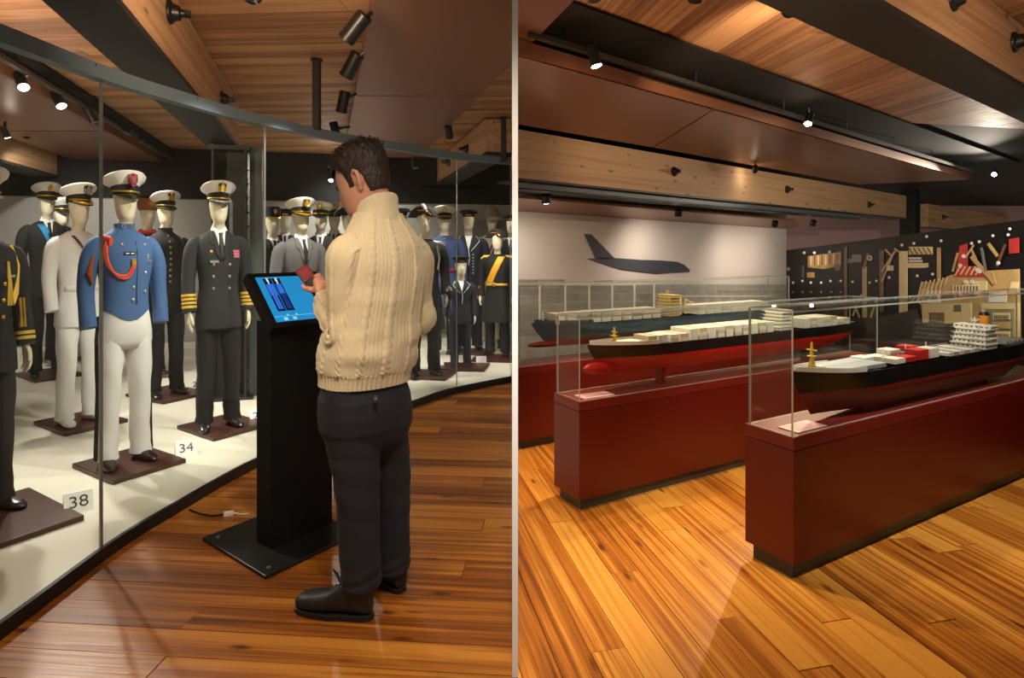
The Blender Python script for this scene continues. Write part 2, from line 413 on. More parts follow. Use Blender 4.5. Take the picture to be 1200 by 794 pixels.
# light tracks
def track(label, p, q, parent=None):
    p, q = V(p), V(q); d = q - p
    t = thing('light_track', label, 'track', p, math.atan2(d.y, d.x))
    L = d.length
    MB().box((L / 2, 0, 0), (L, 0.035, 0.032)).build('rail', mat('track_grey', S(70, 68, 66), 0.35, 0.3), t)
    MB().box((L / 2, 0, -0.017), (L, 0.012, 0.003)).build('slot', 'black', t)
    for k in range(int(L / 1.4) + 1):
        MB().cyl((0.3 + 1.4 * k, 0, 0.01), (0.3 + 1.4 * k, 0, CEIL - 0.01 - p.z), 0.008, n=8).build('hanger', 'matte_black', t)
    return t
track('light track in the black recess above the row of uniforms', (*lb(-3.70, 2.3), 2.66), (*lb(-3.70, 8.4), 2.66))
lip_d = V((1.24, 1, 0)).normalized()
track('long light track in black recess along the metal ceiling panels above the ships', (0.10, 3.43, EYE + 1.29), (7.4, 9.3, EYE + 1.29))

def light_point(loc, power, col, parent):
    d = bpy.data.lights.new('lamp_spill', 'POINT'); d.energy = power; d.color = col; d.shadow_soft_size = .03
    o = bpy.data.objects.new('lamp_spill', d); C.objects.link(o); o.location = loc; o.parent = parent; o.matrix_parent_inverse = Matrix.Translation(parent.location).inverted()
def lamp(label, loc, aim, lit=True, power=0, angle=60, r=0.035, L=0.12, up=0.10, col=(1, 0.78, 0.55), mount=None, group=None, lens='lens', blend=0.6, soft=.03):
    loc = V(loc); d = (V(aim) - loc).normalized()
    t = thing('track_spotlight', label, 'spotlight', loc, group=group)
    MB().tube([-d * L * 0.6, -d * L * 0.55, d * L * 0.4], [r * 0.85, r, r], 16).build('housing', 'matte_black', t, smooth=True)
    MB().tube([d * L * 0.38, d * L * 0.52], [r * 1.06, r * 1.06], 16, cap=True).build('ring', 'matte_black', t, smooth=True)
    e = d * (L * 0.52 + 0.001)
    MB().cyl(e, e + d * 0.002, r * 0.92, n=16).build('lens', lens if lit else mat('dead_lens', S(60, 60, 64), 0.2), t)
    mount = mount(loc) if callable(mount) else mount
    mv = V(mount) - loc if mount is not None else V((0, 0, up))
    MB().tube([-d * L * 0.2, -d * L * 0.2 * 0.3 + mv * 0.55, mv], 0.011, 8).build('bracket', 'matte_black', t)
    MB().ball(-d * L * 0.06 + mv * 0.4, 0.016, 8, 6).build('knuckle', 'matte_black', t, smooth=True)
    if lit: light_point(loc + d * (L * .52 + .05), 1.2 if lens == 'lens' else .5, col, t)
    if power: light_spot(loc + d * (L * 0.52 + 0.02), aim, power, angle, col=col, rad=soft, parent=t, blend=blend)
    return t

CW = (1, 0.91, 0.78)     # showcase lamps
WW = (1, 0.74, 0.47)     # hall lamps
def px_l(px, py, c): return at(px, py, FPX * c / (HOR - py))
# lamps inside / above the showcase
trk = lambda p: V((-3.70 - 0.32 * (p.y - 5), p.y, 2.655))
gl_ = 'spotlights on the showcase track'
lamp('glaring spotlight in showcase recess, second from the frame edge', px_l(25, 95, 1.2), (-2.3, 3.4, 0.9), True, 130, 75, col=CW, group=gl_, mount=trk)
lamp('glaring spotlight in showcase recess, just before the glass joint', px_l(68, 117, 1.2), (-2.5, 4.3, 1.0), True, 130, 80, col=CW, group=gl_, mount=trk)
lamp('spotlight in showcase recess with its glow just past the glass joint', px_l(106, 135, 1.18), (-2.9, 5.4, 0.9), False, 130, 80, col=CW, group=gl_, mount=trk)
lamp('small spotlight in showcase recess nearest the dark steel column', px_l(161, 160, 1.17), (-2.6, 6.2, 0.8), False, 110, 85, col=CW, group=gl_, mount=trk)
lamp('small glaring lamp against the far timber beam, above the blue sash', px_l(6, 155, 1.1), (-4.6, 6.4, 0.6), True, 55, 85, col=CW, r=0.026, L=0.09, lens='lens_small')
# spotlights along the panel edge, all pointing at the uniforms
ed = lambda Y: (-1.36 - 0.32 * (Y - 5), Y, 2.66)
lamp('large unlit-looking black spotlight at the top, first on the metal panel edge', px_l(416, 33, 1.17), (-2.5, 3.6, 0.8), False, 140, 60, 0.043, 0.15, mount=ed(3.05), col=CW)
lamp('black spotlight second from the top on the metal panel edge', px_l(412, 77, 1.18), (-2.2, 4.3, 0.8), False, 120, 60, 0.043, 0.15, mount=ed(3.66), col=CW)
lamp('black spotlight with pale rim, third on the panel edge beside the hanging rod', px_l(402, 120, 1.2), (-1.9, 5.2, 0.8), False, 120, 62, 0.043, 0.15, mount=ed(4.62), col=CW)
lamp('black spotlight low on panel edge just above the man\'s forehead', px_l(393, 153, 1.22), (-1.5, 6.6, 0.9), False, 130, 66, 0.043, 0.15, mount=ed(5.85), col=CW)
lamp('small black spotlight on the far edge of the metal panel, right of the man', px_l(526, 155, 1.24), (-0.5, 7.2, 0.5), False, 120, 75, 0.04, 0.12, col=CW)
lamp('small black spotlight beside the short timber beam near the partition', px_l(569, 178, 1.22), (-0.25, 7.9, 0.8), False, 90, 80, 0.04, 0.12, col=CW)
lamp('tiny black spotlight below the metal panel, just right of the man\'s head', px_l(486, 192, 1.16), (-0.9, 7.2, 1.0), False, 60, 80, 0.04, 0.12, col=CW)
lamp('upper of two glaring lamps left of the man\'s brow', px_l(388, 191, 1.2), (-1.9, 5.6, 1.0), True, 70, 70, col=CW)
lamp('lower of two glaring lamps left of the man\'s brow', px_l(388, 209, 1.05), (-2.2, 6.6, 1.0), True, 60, 70, r=0.03, L=0.1, col=CW)
# unseen lamps added to light the visitor floor, the man and the partition end
lamp('added unseen spotlight out over the visitor floor', (-1.0, 1.2, 2.6), (-1.2, 2.3, 0.0), False, 62, 85, 0.043, 0.15, col=WW, soft=.14, blend=.9)
lamp('added unseen spotlight high over the visitor floor by the partition', (-0.15, 1.0, 2.6), (-0.5, 2.4, 0.9), False, 135, 72, 0.043, 0.15, col=(1, 0.85, 0.68), soft=.14, blend=.9)
lamp('added unseen spotlight turned on the partition end', (0.01, 1.1, 2.72), (0.01, 1.9, 1.15), False, 170, 30, 0.043, 0.12, col=(1, 0.93, 0.86), blend=1.0)  # added only to whiten the end face of the partition

# lamps over the ships
lamp('glaring track lamp nearest the partition, by the lit copper panel edge', at(696, 66, 3.60), (1.0, 3.55, 0.8), True, 150, 70, col=WW)
lamp('bright track lamp high in the middle of the metal ceiling panels', at(948, 139, 5.45), (2.0, 4.6, 0.8), True, 240, 75, col=WW)
lamp('glaring track lamp at the far end of the recess, above the harbour mural', at(1166, 203, 8.9), (4.6, 6.6, 1.3), True, 420, 70, col=(1, 0.88, 0.7))
lamp('small pale lamp hanging in front of the timber beam, near its middle', at(885, 198, 7.9), (3.8, 9.6, 1.6), True, 0, r=0.035, L=0.1)
WL = (1, 0.86, 0.72)
for lab, px, py, Y, aim, pw in (
    ('soffit lamp over the aircraft silhouette, nearest the partition', 640, 233, 6.22, (0.5, 6.9, 0.2), 50),
    ('soffit lamp directly above the aircraft nose', 795, 249, 7.95, (2.4, 8.8, 0.2), 75),
    ('soffit lamp under the beam between aircraft and mural', 908, 262, 9.55, (4.4, 10.5, 0.2), 75),
    ('bright soffit lamp just before the harbour mural', 953, 261, 10.1, (5.2, 11.2, 0.2), 60)):
    lamp(lab, at(px, py, Y), aim, True, pw, 165, r=0.05, L=0.08, col=WL, lens='lens_small', group='soffit lamps below the timber beam', blend=1.0, up=0.06)
# further lamps over the viewer, some added to brighten the ship hall
lamp('black spotlight over the nearest ship case, above the frame', (1.50, 2.72, 2.74), (2.2, 2.1, 0), False, 160, 88, col=WW)
lamp('black spotlight over the near end of the middle ship case', (0.42, 3.0, 2.76), (0.75, 2.6, 0), False, 110, 80, col=WW)
lamp('added unseen spotlight above the viewer on the ship side', (0.5, 1.3, 2.6), (0.9, 2.6, 0.2), False, 30, 60, col=WW)  # unseen lamp added to lift the foreground floor
lamp('added spotlight aimed at the farthest ship case', (0.95, 2.98, 2.75), (1.1, 4.8, 0.85), False, 150, 60, col=WW)  # added to brighten the dim far case
lamp('added spotlight aimed along the nearest ship model', (2.2, 2.42, 2.6), (2.3, 3.3, 0.8), False, 170, 80, col=(1, .87, .72))  # added to brighten the ship from the front
lamp('added unseen spotlight turned on the harbour mural', (3.2, 3.0, 2.15), (4.15, 5.8, 1.30), False, 560, 62, col=(1, .9, .74))  # added outside the view to make the print glow
lamp('added spotlight aimed at the long timber beam', (1.3, 2.7, 2.55), (2.9, 7.6, 2.15), False, 150, 75, col=WW)  # added to lighten the face of the beam
# unseen uplights added as fill for the boarded ceilings
for lab, p, q, pw in (('uplight over the visitor floor', (-0.9, 2.0, 2.30), (-1.6, 4.0, 2.82), 60), ('uplight on the showcase side of the timber beam', (-3.0, 2.6, 2.2), (-3.2, 4.2, 2.82), 70),
                      ('uplight at the partition end', (0.9, 1.4, 2.2), (2.2, 3.4, 2.82), 45), ('uplight beside the ceiling beam corner', (2.3, 1.5, 1.95), (3.4, 4.2, 2.82), 40)):
    lamp('added unseen ' + lab, p, q, False, pw, 130, col=(1, .74, .5), blend=1.0)
# spotlights added to brighten the showcase back wall
for x, y, q in ((-5.2, 6.2, (-5.6, 7.6, 1.2)), (-2.2, 7.5, (-2.3, 8.5, 1.3)), (-0.6, 7.6, (-0.6, 8.9, 1.3))):
    lamp('added spotlight in the dark top of the showcase washing its back wall at %s' % {-5.2: 'the blue sash', -2.2: 'the kiosk', -0.6: 'the sun helmet'}[x], (x, y, 2.68), q, False, 130, 110, col=(1, .93, .84), blend=1.0, up=.1)

# hanging rods
for px, py, Y, zb, lab in ((371, 76, 4.28, 2.30, 'dark hanging rod carrying the showcase rail, left of the man'), (590, 140, 6.14, 2.35, 'dark hanging rod at the far end of showcase rail near the partition')):
    p = at(px, py, Y)
    t = thing('hanging_rod', lab, 'rod', (p.x, Y, zb))
    MB().box((0, 0, (CEIL - zb) / 2), (0.05, 0.05, CEIL - zb)).build('rod', 'steel', t)
    MB().cyl((0, 0, CEIL - zb - 0.01), (0, 0, CEIL - zb), 0.045, n=16).build('ceiling_plate', 'steel', t)

# ------------------------------------------------------------------ uniform showcase: platform, glass, rail
CURVE = [(-1.88, 1.2), (-1.86, 1.7), (-1.842, 2.1), (-1.845, 2.7), (-1.79, 3.1), (-1.655, 3.75), (-1.33, 4.55), (-0.91, 5.17), (-0.60, 5.68), (-0.003, 6.24)]
CP = [crom(CURVE, i / 72) for i in range(73)]
def off_curve(d):
    o = []
    for i, p in enumerate(CP):
        a, b = CP[max(i - 1, 0)], CP[min(i + 1, 72)]
        t = V((b[0] - a[0], b[1] - a[1])).normalized(); o.append((p[0] - t.y * d, p[1] + t.x * d))
    return o
PL = 0.058
t = thing('display_platform', 'long low white display platform with black curved edge carrying the uniforms', 'platform')
inner = off_curve(0.012)
MB().prism(inner[:] + [(-0.001, 7.25), (0.9, 8.1), (0.9, 9.24), (-8.9, 6.98), (-8.9, 1.2)], 0.0, PL).build('deck', 'platform', t)
vs = []
o_, i_ = off_curve(0.0), off_curve(0.02)
MB().rings([[V((*o_[k], 0.001)), V((*o_[k], PL + 0.004)), V((*i_[k], PL + 0.004)), V((*i_[k], 0.001))] for k in range(73)]).build('edge_fascia', 'black', t)
# low white step along the back wall
MB().prism([(-8.9, 6.35), (0.85, 8.6), (0.85, 9.22), (-8.9, 6.97)], PL, 0.16).build('back_step', 'platform', t)

def rz(Y): return EYE + 0.752 + 0.045 * (Y - 2.1)
t = thing('showcase_rail', 'curved grey steel rail along the top of the showcase glass', 'rail')
a_, b_ = off_curve(-0.012), off_curve(0.05)
MB().rings([[V((*a_[k], rz(CP[k][1]))), V((*a_[k], rz(CP[k][1]) + 0.066)), V((*b_[k], rz(CP[k][1]) + 0.066)), V((*b_[k], rz(CP[k][1])))] for k in range(73)]).build('rail_bar', 'rail_steel', t)
for k in (10, 22, 34, 46, 57):
    q = a_[k]; MB().ball((q[0], q[1], rz(CP[k][1]) + 0.052), 0.005, 8, 5).build('screw', 'matte_black', t)
g0, g1 = off_curve(0.016), off_curve(0.026)
# joints between the panes: by distance along the curve
def nearest(px):
    return min(range(73), key=lambda k: abs(600 + FPX * g0[k][0] / g0[k][1] - px) + (1000 if CP[k][1] < 2.0 else 0))
cuts = [0, nearest(114), nearest(306), nearest(537), 72]
for n_, (i0, i1) in enumerate(zip(cuts[:-1], cuts[1:])):
    lab = ['curved pane of showcase glass nearest the viewer, before the first joint', 'curved showcase pane in front of blue jacket and striped sleeves',
           'curved showcase pane behind the kiosk and the man', 'far curved showcase pane before the child sailor suit'][n_]
    rs = []
    for k in range(i0, i1 + 1):
        e = 0.0012
        z1 = rz(CP[k][1]) + 0.02
        rs.append([V((*g0[k], PL + 0.0)), V((*g0[k], z1)), V((*g1[k], z1)), V((*g1[k], PL + 0.0))])
    mb = MB(); n = len(rs)
    # shift end rings slightly so panes keep a hairline joint
    d0 = (rs[1][0] - rs[0][0]).normalized() * 0.002; d1 = (rs[-1][0] - rs[-2][0]).normalized() * 0.002
    rs[0] = [p + d0 for p in rs[0]]; rs[-1] = [p - d1 for p in rs[-1]]
    mb.rings(rs)
    mb.mi = [0] * len(mb.f)
    mb.mi[-1] = mb.mi[-2] = 1
    o = mb.build('glass_pane', ['glass_big', 'glass_edge'], None, smooth=True)
    tag(o, lab, 'glass', 'panes of the uniform showcase')
    if n_:
        p = g0[i0]
        jb = MB().box((0, 0, 0), (0.0045, 0.014, rz(CP[i0][1]) - PL)).build('joint_strip', mat('joint_chrome', S(150, 152, 150), 0.3, 0.6), o)
        jb.location = (p[0], p[1], (rz(CP[i0][1]) + PL) / 2)

# ------------------------------------------------------------------ mannequins in uniform
mat('skin_cream', S(232, 222, 196), 0.5)
mat('cap_white', S(238, 236, 228), 0.6, bump=0.1, bscale=200)
mat('cloth_white', S(232, 230, 228), 0.8, bump=0.2, bscale=9)
mat('cloth_black', S(24, 23, 24), 0.85, bump=0.0)
mat('cloth_charcoal', S(40, 40, 42), 0.85, bump=0.0)
mat('cloth_navy', S(30, 33, 48), 0.85, bump=0.0)
mat('cloth_blue', S(62, 96, 146), 0.8, bump=0.0)
mat('cloth_air', S(52, 70, 112), 0.8, bump=0.0)
mat('cloth_grey', S(104, 104, 106), 0.85, bump=0.0)
mat('cloth_tan', S(190, 172, 146), 0.85, bump=0.0)
mat('shirt_white', S(240, 240, 238), 0.7)
mat('tie_black', S(18, 18, 20), 0.6)
mat('gold', S(214, 172, 62), 0.35, 0.7)
mat('gold_cloth', S(226, 186, 66), 0.55, 0.15)
mat('silver', S(200, 200, 200), 0.3, 0.8)
mat('leather_black', S(22, 20, 19), 0.28, coat=0.3)
mat('leather_white', S(236, 234, 226), 0.4)
mat('badge_red', S(140, 26, 40), 0.5)
mat('cord_orange', S(226, 82, 44), 0.6)
mat('sash_blue', S(36, 146, 214), 0.6)
mat('sash_yellow', S(246, 176, 40), 0.6)
mat('scarf_red', S(196, 30, 36), 0.6)
mat('fur_brown', S(150, 90, 46), 0.9, bump=0.8, bscale=60)
mat('board_brown', S(70, 38, 30), 0.4, var=0.15, bscale=6, stretch=(1, 12, 1))

PROF = {  # z, cy, rx, ry of the jacket body
 'long': [(0.76, 0.0, .190, .140), (0.90, 0.0, .182, .136), (1.04, 0.0, .158, .122), (1.14, 0.0, .160, .124), (1.26, -0.005, .182, .134), (1.36, 0.0, .190, .130), (1.42, 0.005, .182, .112), (1.465, 0.012, .130, .086), (1.495, 0.012, .078, .070)],
 'short': [(0.985, -0.004, .162, .128), (1.04, 0.0, .158, .124), (1.14, 0.0, .160, .124), (1.26, -0.005, .182, .134), (1.36, 0.0, .190, .130), (1.42, 0.005, .182, .112), (1.465, 0.012, .130, .086), (1.50, 0.012, .074, .068), (1.535, 0.004, .068, .066)],
 'coat': [(0.50, 0.0, .235, .180), (0.75, 0.0, .205, .155), (0.95, 0.0, .172, .130), (1.04, 0.0, .158, .122), (1.14, 0.0, .160, .124), (1.26, -0.005, .182, .134), (1.36, 0.0, .190, .130), (1.42, 0.005, .182, .112), (1.465, 0.012, .130, .086), (1.495, 0.012, .078, .070)]}
PROF['long_collar'] = PROF['long'][:-1] + [(1.50, 0.012, .074, .068), (1.535, 0.004, .068, .066)]
def prof_at(P, z):
    if z <= P[0][0]: return P[0]
    for a, b in zip(P[:-1], P[1:]):
        if z <= b[0]:
            u = (z - a[0]) / (b[0] - a[0]); return [a[i] + (b[i] - a[i]) * u for i in range(4)]
    return P[-1]
SEP = 2.4
def fy(P, x, z, off=0.0):          # front surface of the jacket
    _, cy, rx, ry = prof_at(P, z); rx += off; ry += off
    u = min(abs(x) / rx, 0.995)
    return cy - ry * (1 - u ** SEP) ** (1 / SEP)
def patch(P, rows, off, name, m, par, n=4):
    """cloth laid on the front of the jacket: rows of (z, x left, x right)"""
    mb = MB(); rs = []
    for z, a, b in rows:
        rs.append([V((a + (b - a) * k / n, fy(P, a + (b - a) * k / n, z, off), z)) for k in range(n + 1)])
    mb.rings(rs, cap=False, closed=False)
    k = len(mb.v)
    o = mb.build(name, m, par, smooth=True)
    s = o.modifiers.new('solid', 'SOLIDIFY'); s.thickness = 0.004; s.offset = 1 if False else -1
    return o
def lerp_rows(z0, a0, b0, z1, a1, b1, n=6):
    return [(z0 + (z1 - z0) * i / n, a0 + (a1 - a0) * i / n, b0 + (b1 - b0) * i / n) for i in range(n + 1)]

SHARED = {}
def shared(key, name, fn, m, par, loc=(0, 0, 0), rot=None, smooth=True):
    if key not in SHARED:
        SHARED[key] = fn().build(name, m, par, smooth=smooth); o = SHARED[key]
    else:
        o = SHARED[key].copy(); C.objects.link(o); o.parent = par; o.name = name
    o.location = loc
    if rot: o.rotation_euler = rot
    return o

def hand_mb(s=1):
    """relaxed hand hanging down from the origin; thumb forward (-y)"""
    mb = MB()
    mb.tube([(0, 0, 0.03), (0, 0, 0), (0.004 * s, -0.004, -0.04), (0.006 * s, -0.006, -0.085)], [0.026, 0.028, 0.04, 0.036], 10, flat=0.5, side=(0, 1, 0))
    for k, (y, L) in enumerate(((-0.030, .068), (-0.010, .078), (0.010, .072), (0.029, .055))):
        x = 0.006 * s
        mb.tube([(x, y, -0.075), (x - 0.002 * s, y * 1.08, -0.075 - L * .45), (x - 0.012 * s, y * 1.1, -0.075 - L * .8), (x - 0.022 * s, y * 1.1, -0.075 - L)], [.0098, .0092, .0082, .006], 8)
    mb.tube([(0, -0.022, -0.02), (-0.006 * s, -0.046, -0.048), (-0.012 * s, -0.052, -0.078), (-0.016 * s, -0.05, -0.098)], [.014, .0125, .0105, .007], 8)
    return mb
def shoe_mb():
    mb = MB()
    secs = [(0.085, .030, .010, .060, 0), (0.07, .036, .0, .085, 0), (0.03, .038, .0, .092, 0), (-0.02, .038, .0, .085, 0), (-0.06, .042, .0, .062, 0), (-0.11, .048, .0, .050, 0), (-0.15, .045, .0, .043, 0), (-0.185, .030, .002, .032, 0), (-0.2, .012, .006, .020, 0)]
    rs = []
    for y, wx, z0, z1, _ in secs:
        r = []
        for k in range(14):
            a = 2 * PI * k / 14; c, s = math.cos(a), math.sin(a)
            r.append(V((wx * math.copysign(abs(c) ** .75, c), y, max(z0, (z0 + z1) / 2 + (z1 - z0) / 2 * math.copysign(abs(s) ** .7, s)))))
        rs.append(r)
    mb.rings(rs); return mb
def head_mb():
    R_ = [(1.43, 0.012, .062, .060), (1.50, 0.008, .054, .056), (1.54, -0.004, .050, .062), (1.562, -0.022, .046, .068), (1.585, -0.024, .056, .080), (1.615, -0.018, .064, .088), (1.66, -0.010, .072, .096), (1.705, -0.004, .076, .101), (1.745, 0.0, .075, .099), (1.78, 0.002, .062, .084), (1.803, 0.003, .038, .052), (1.812, 0.003, .008, .010)]
    n = 28; rs = []
    for i in range(34):
        z, cy, rx, ry = crom(R_, i / 33)
        r = []
        for k in range(n):
            a = 2 * PI * k / n; x, y = rx * math.cos(a), ry * math.sin(a)
            if y < 0:
                fx = math.exp(-(x / .014) ** 2); y -= .020 * fx * math.exp(-((z - 1.648) / .020) ** 2) + .008 * fx * math.exp(-((z - 1.675) / .02) ** 2)
                y += .010 * math.exp(-((abs(x) - .032) / .016) ** 2) * math.exp(-((z - 1.682) / .015) ** 2)
                y -= .005 * math.exp(-(x / .022) ** 2) * math.exp(-((z - 1.612) / .010) ** 2)
            r.append(V((x, cy + y, z)))
        rs.append(r)
    return MB().rings(rs)

def crest(mb, c, w, h, y, t=0.006):
    pts = [(-.5, .5), (0, .62), (.5, .5), (.5, -.1), (.25, -.45), (0, -.6), (-.25, -.45), (-.5, -.1)]
    a = [V((c[0] + p[0] * w, y, c[1] + p[1] * h)) for p in pts]
    return mb.slab(a, V((0, -t, 0)))
def peaked_cap(par, crown='cap_white', band='cloth_black', badge='gold', braid=None, badge_bg=None):
    n = 32
    def ring(z, rx, ry, lift, cy=0.0):
        return [V((rx * math.cos(2 * PI * k / n), cy + ry * math.sin(2 * PI * k / n), z - lift * math.sin(2 * PI * k / n))) for k in range(n)]
    cm = MB().rings([ring(1.765, .082, .104, .012), ring(1.785, .100, .120, .02, .002), ring(1.80, .124, .142, .030, .004), ring(1.813, .130, .148, .036, .005), ring(1.822, .122, .140, .036, .005), ring(1.828, .06, .07, .03, .004), ring(1.829, .01, .01, .03, .004)])
    cap = cm.build('cap', crown, par, smooth=True)
    MB().rings([ring(1.722, .0815, .104, .006), ring(1.768, .0835, .106, .012), ring(1.768, .078, .10, .012), ring(1.722, .076, .098, .006)], cap=False).build('cap_band', band, cap, smooth=True)
    # peak
    mb = MB(); rs = []
    for i in range(17):
        a = PI * (1.10 + .80 * i / 16); c, s = math.cos(a), math.sin(a)
        q = max(0, -s) ** 1.6
        inner = V((.083 * c, .106 * s, 1.728)); outer = V((.086 * c * 1.04, .106 * s - .052 * q, 1.728 - .030 * q))
        rs.append([inner, outer, outer + V((0, 0, -.004)), inner + V((0, 0, -.005))])
    mb.rings(rs); mb.build('cap_peak', 'leather_black', cap, smooth=True)
    if braid:
        rs = []
        for i in range(17):
            a = PI * (1.16 + .68 * i / 16); c, s = math.cos(a), math.sin(a); q = max(0, -s) ** 1.6
            rs.append(V((.086 * c * 1.02, .106 * s - .040 * q, 1.7325 - .022 * q)))
        MB().tube(rs, [0.0085] * 17, 8, flat=.6).build('peak_braid', braid, cap, smooth=True)
    MB().tube([V((.084 * math.cos(a), .108 * math.sin(a), 1.738)) for a in [PI * (1.05 + .9 * i / 14) for i in range(15)]], .0055, 8).build('chin_strap', 'gold', cap, smooth=True)
    if badge_bg:
        crest(MB(), (0, 1.80), .056, .064, -.137, .012).build('badge_backing', badge_bg, cap)
    mb = MB(); yb = -.149 if badge_bg else -.140
    crest(mb, (0, 1.802), .026, .040, yb, .008); mb.ball((0, yb - .006, 1.828), .008, 8, 6)
    for s in (-1, 1): mb.tube([(s * .004, yb - .004, 1.776), (s * .022, yb - .003, 1.79), (s * .024, yb - .002, 1.812)], .0048, 8)
    mb.build('cap_badge', badge, cap, smooth=True)
    cap.scale = (1.1, 1.1, 1.12); cap.location = (0, 0, -1.735 * .12)
    return cap
def round_hat(par, kind, col):
    n = 28
    def ring(z, rx, ry, lift=0, cy=0): return [V((rx * math.cos(2 * PI * k / n), cy + ry * math.sin(2 * PI * k / n), z - lift * math.sin(2 * PI * k / n))) for k in range(n)]
    if kind == 'sailor':
        cap = MB().rings([ring(1.775, .082, .104, .006), ring(1.79, .118, .136, .012), ring(1.80, .122, .14, .014), ring(1.812, .112, .13, .014), ring(1.818, .03, .04, .012)]).build('cap', col, par, smooth=True)
        MB().rings([ring(1.735, .081, .103), ring(1.78, .083, .105, .006), ring(1.78, .078, .10, .006), ring(1.735, .076, .098)], cap=False).build('cap_ribbon', 'cloth_black', cap, smooth=True)
        patch_ = MB(); patch_.box((0, -.107, 1.757), (.07, .002, .010)); patch_.build('ribbon_lettering_band', 'gold', cap)
        return cap
    if kind == 'helmet':
        cap = MB().rings([ring(1.70, .150, .185, -.012, .01), ring(1.712, .142, .176, -.01, .01), ring(1.742, .104, .128, 0, .004), ring(1.79, .096, .118), ring(1.84, .080, .10), ring(1.87, .045, .055), ring(1.88, .01, .012)]).build('helmet', col, par, smooth=True)
        MB().rings([ring(1.745, .106, .13, 0, .004), ring(1.772, .101, .124, 0, .002), ring(1.772, .096, .118, 0, .002), ring(1.745, .099, .124, 0, .004)], cap=False).build('helmet_band', 'cloth_tan', cap, smooth=True)
        return cap
    if kind == 'kepi':
        cap = MB().rings([ring(1.735, .083, .105, .004), ring(1.80, .090, .11, .006), ring(1.84, .098, .116, .010), ring(1.848, .09, .108, .01), ring(1.85, .02, .02, .01)]).build('cap', col, par, smooth=True)
        rs = []
        for i in range(15):
            a = PI * (1.12 + .76 * i / 14); c, s = math.cos(a), math.sin(a); q = max(0, -s) ** 1.5
            p, o = V((.083 * c, .105 * s, 1.742)), V((.088 * c, .105 * s - .05 * q, 1.742 - .026 * q)); rs.append([p, o, o + V((0, 0, -.004)), p + V((0, 0, -.004))])
        MB().rings(rs).build('cap_peak', 'gold', cap, smooth=True)
        mb = MB(); crest(mb, (0, 1.80), .036, .046, -.112, .008); mb.build('cap_badge', 'gold', cap)
        return cap
    if kind == 'fur':
        cap = MB().rings([ring(1.72, .09, .112), ring(1.75, .105, .128), ring(1.80, .108, .13), ring(1.845, .085, .10), ring(1.86, .02, .02)]).build('cap', 'fur_brown', par, smooth=True)
        MB().rings([ring(1.845, .088, .104), ring(1.87, .07, .09), ring(1.875, .01, .01)]).build('cap_top', 'black', cap, smooth=True)
        return cap
    if kind == 'bicorne':
        mb = MB(); prof = [(-.15, 1.745), (-.135, 1.80), (-.08, 1.855), (0, 1.875), (.08, 1.855), (.15, 1.80), (.185, 1.735), (.15, 1.735), (.09, 1.75), (0, 1.752), (-.09, 1.745)]
        nn = len(prof); rs = []
        for x, sc in ((-.085, .80), (-.06, .96), (0, 1.0), (.06, .96), (.085, .80)):
            rs.append([V((x, p[0] * sc, 1.74 + (p[1] - 1.74) * sc)) for p in prof])
        cap = mb.rings(rs).build('bicorne_hat', col, par, smooth=True)
        for s in (-1, 1):
            MB().tube([(s * .088, -.10, 1.76), (s * .092, -.04, 1.81), (s * .092, .05, 1.81)], .006, 8).build('hat_lace', 'gold', cap)
        MB().cyl((-.094, -.05, 1.80), (-.100, -.05, 1.80), .024, n=14).build('cockade', 'badge_red', cap)
        cap.rotation_euler = (0, 0, 1.15)
        return cap
    if kind == 'tricorn_white':
        cap = round_hat(par, 'bicorne', col)
        MB().tube([(-.09, -.06, 1.79), (-.06, .0, 1.865), (.06, .02, 1.865), (.09, .08, 1.80)], [.018, .026, .026, .016], 10).build('white_plume', 'cap_white', cap, smooth=True)
        return cap

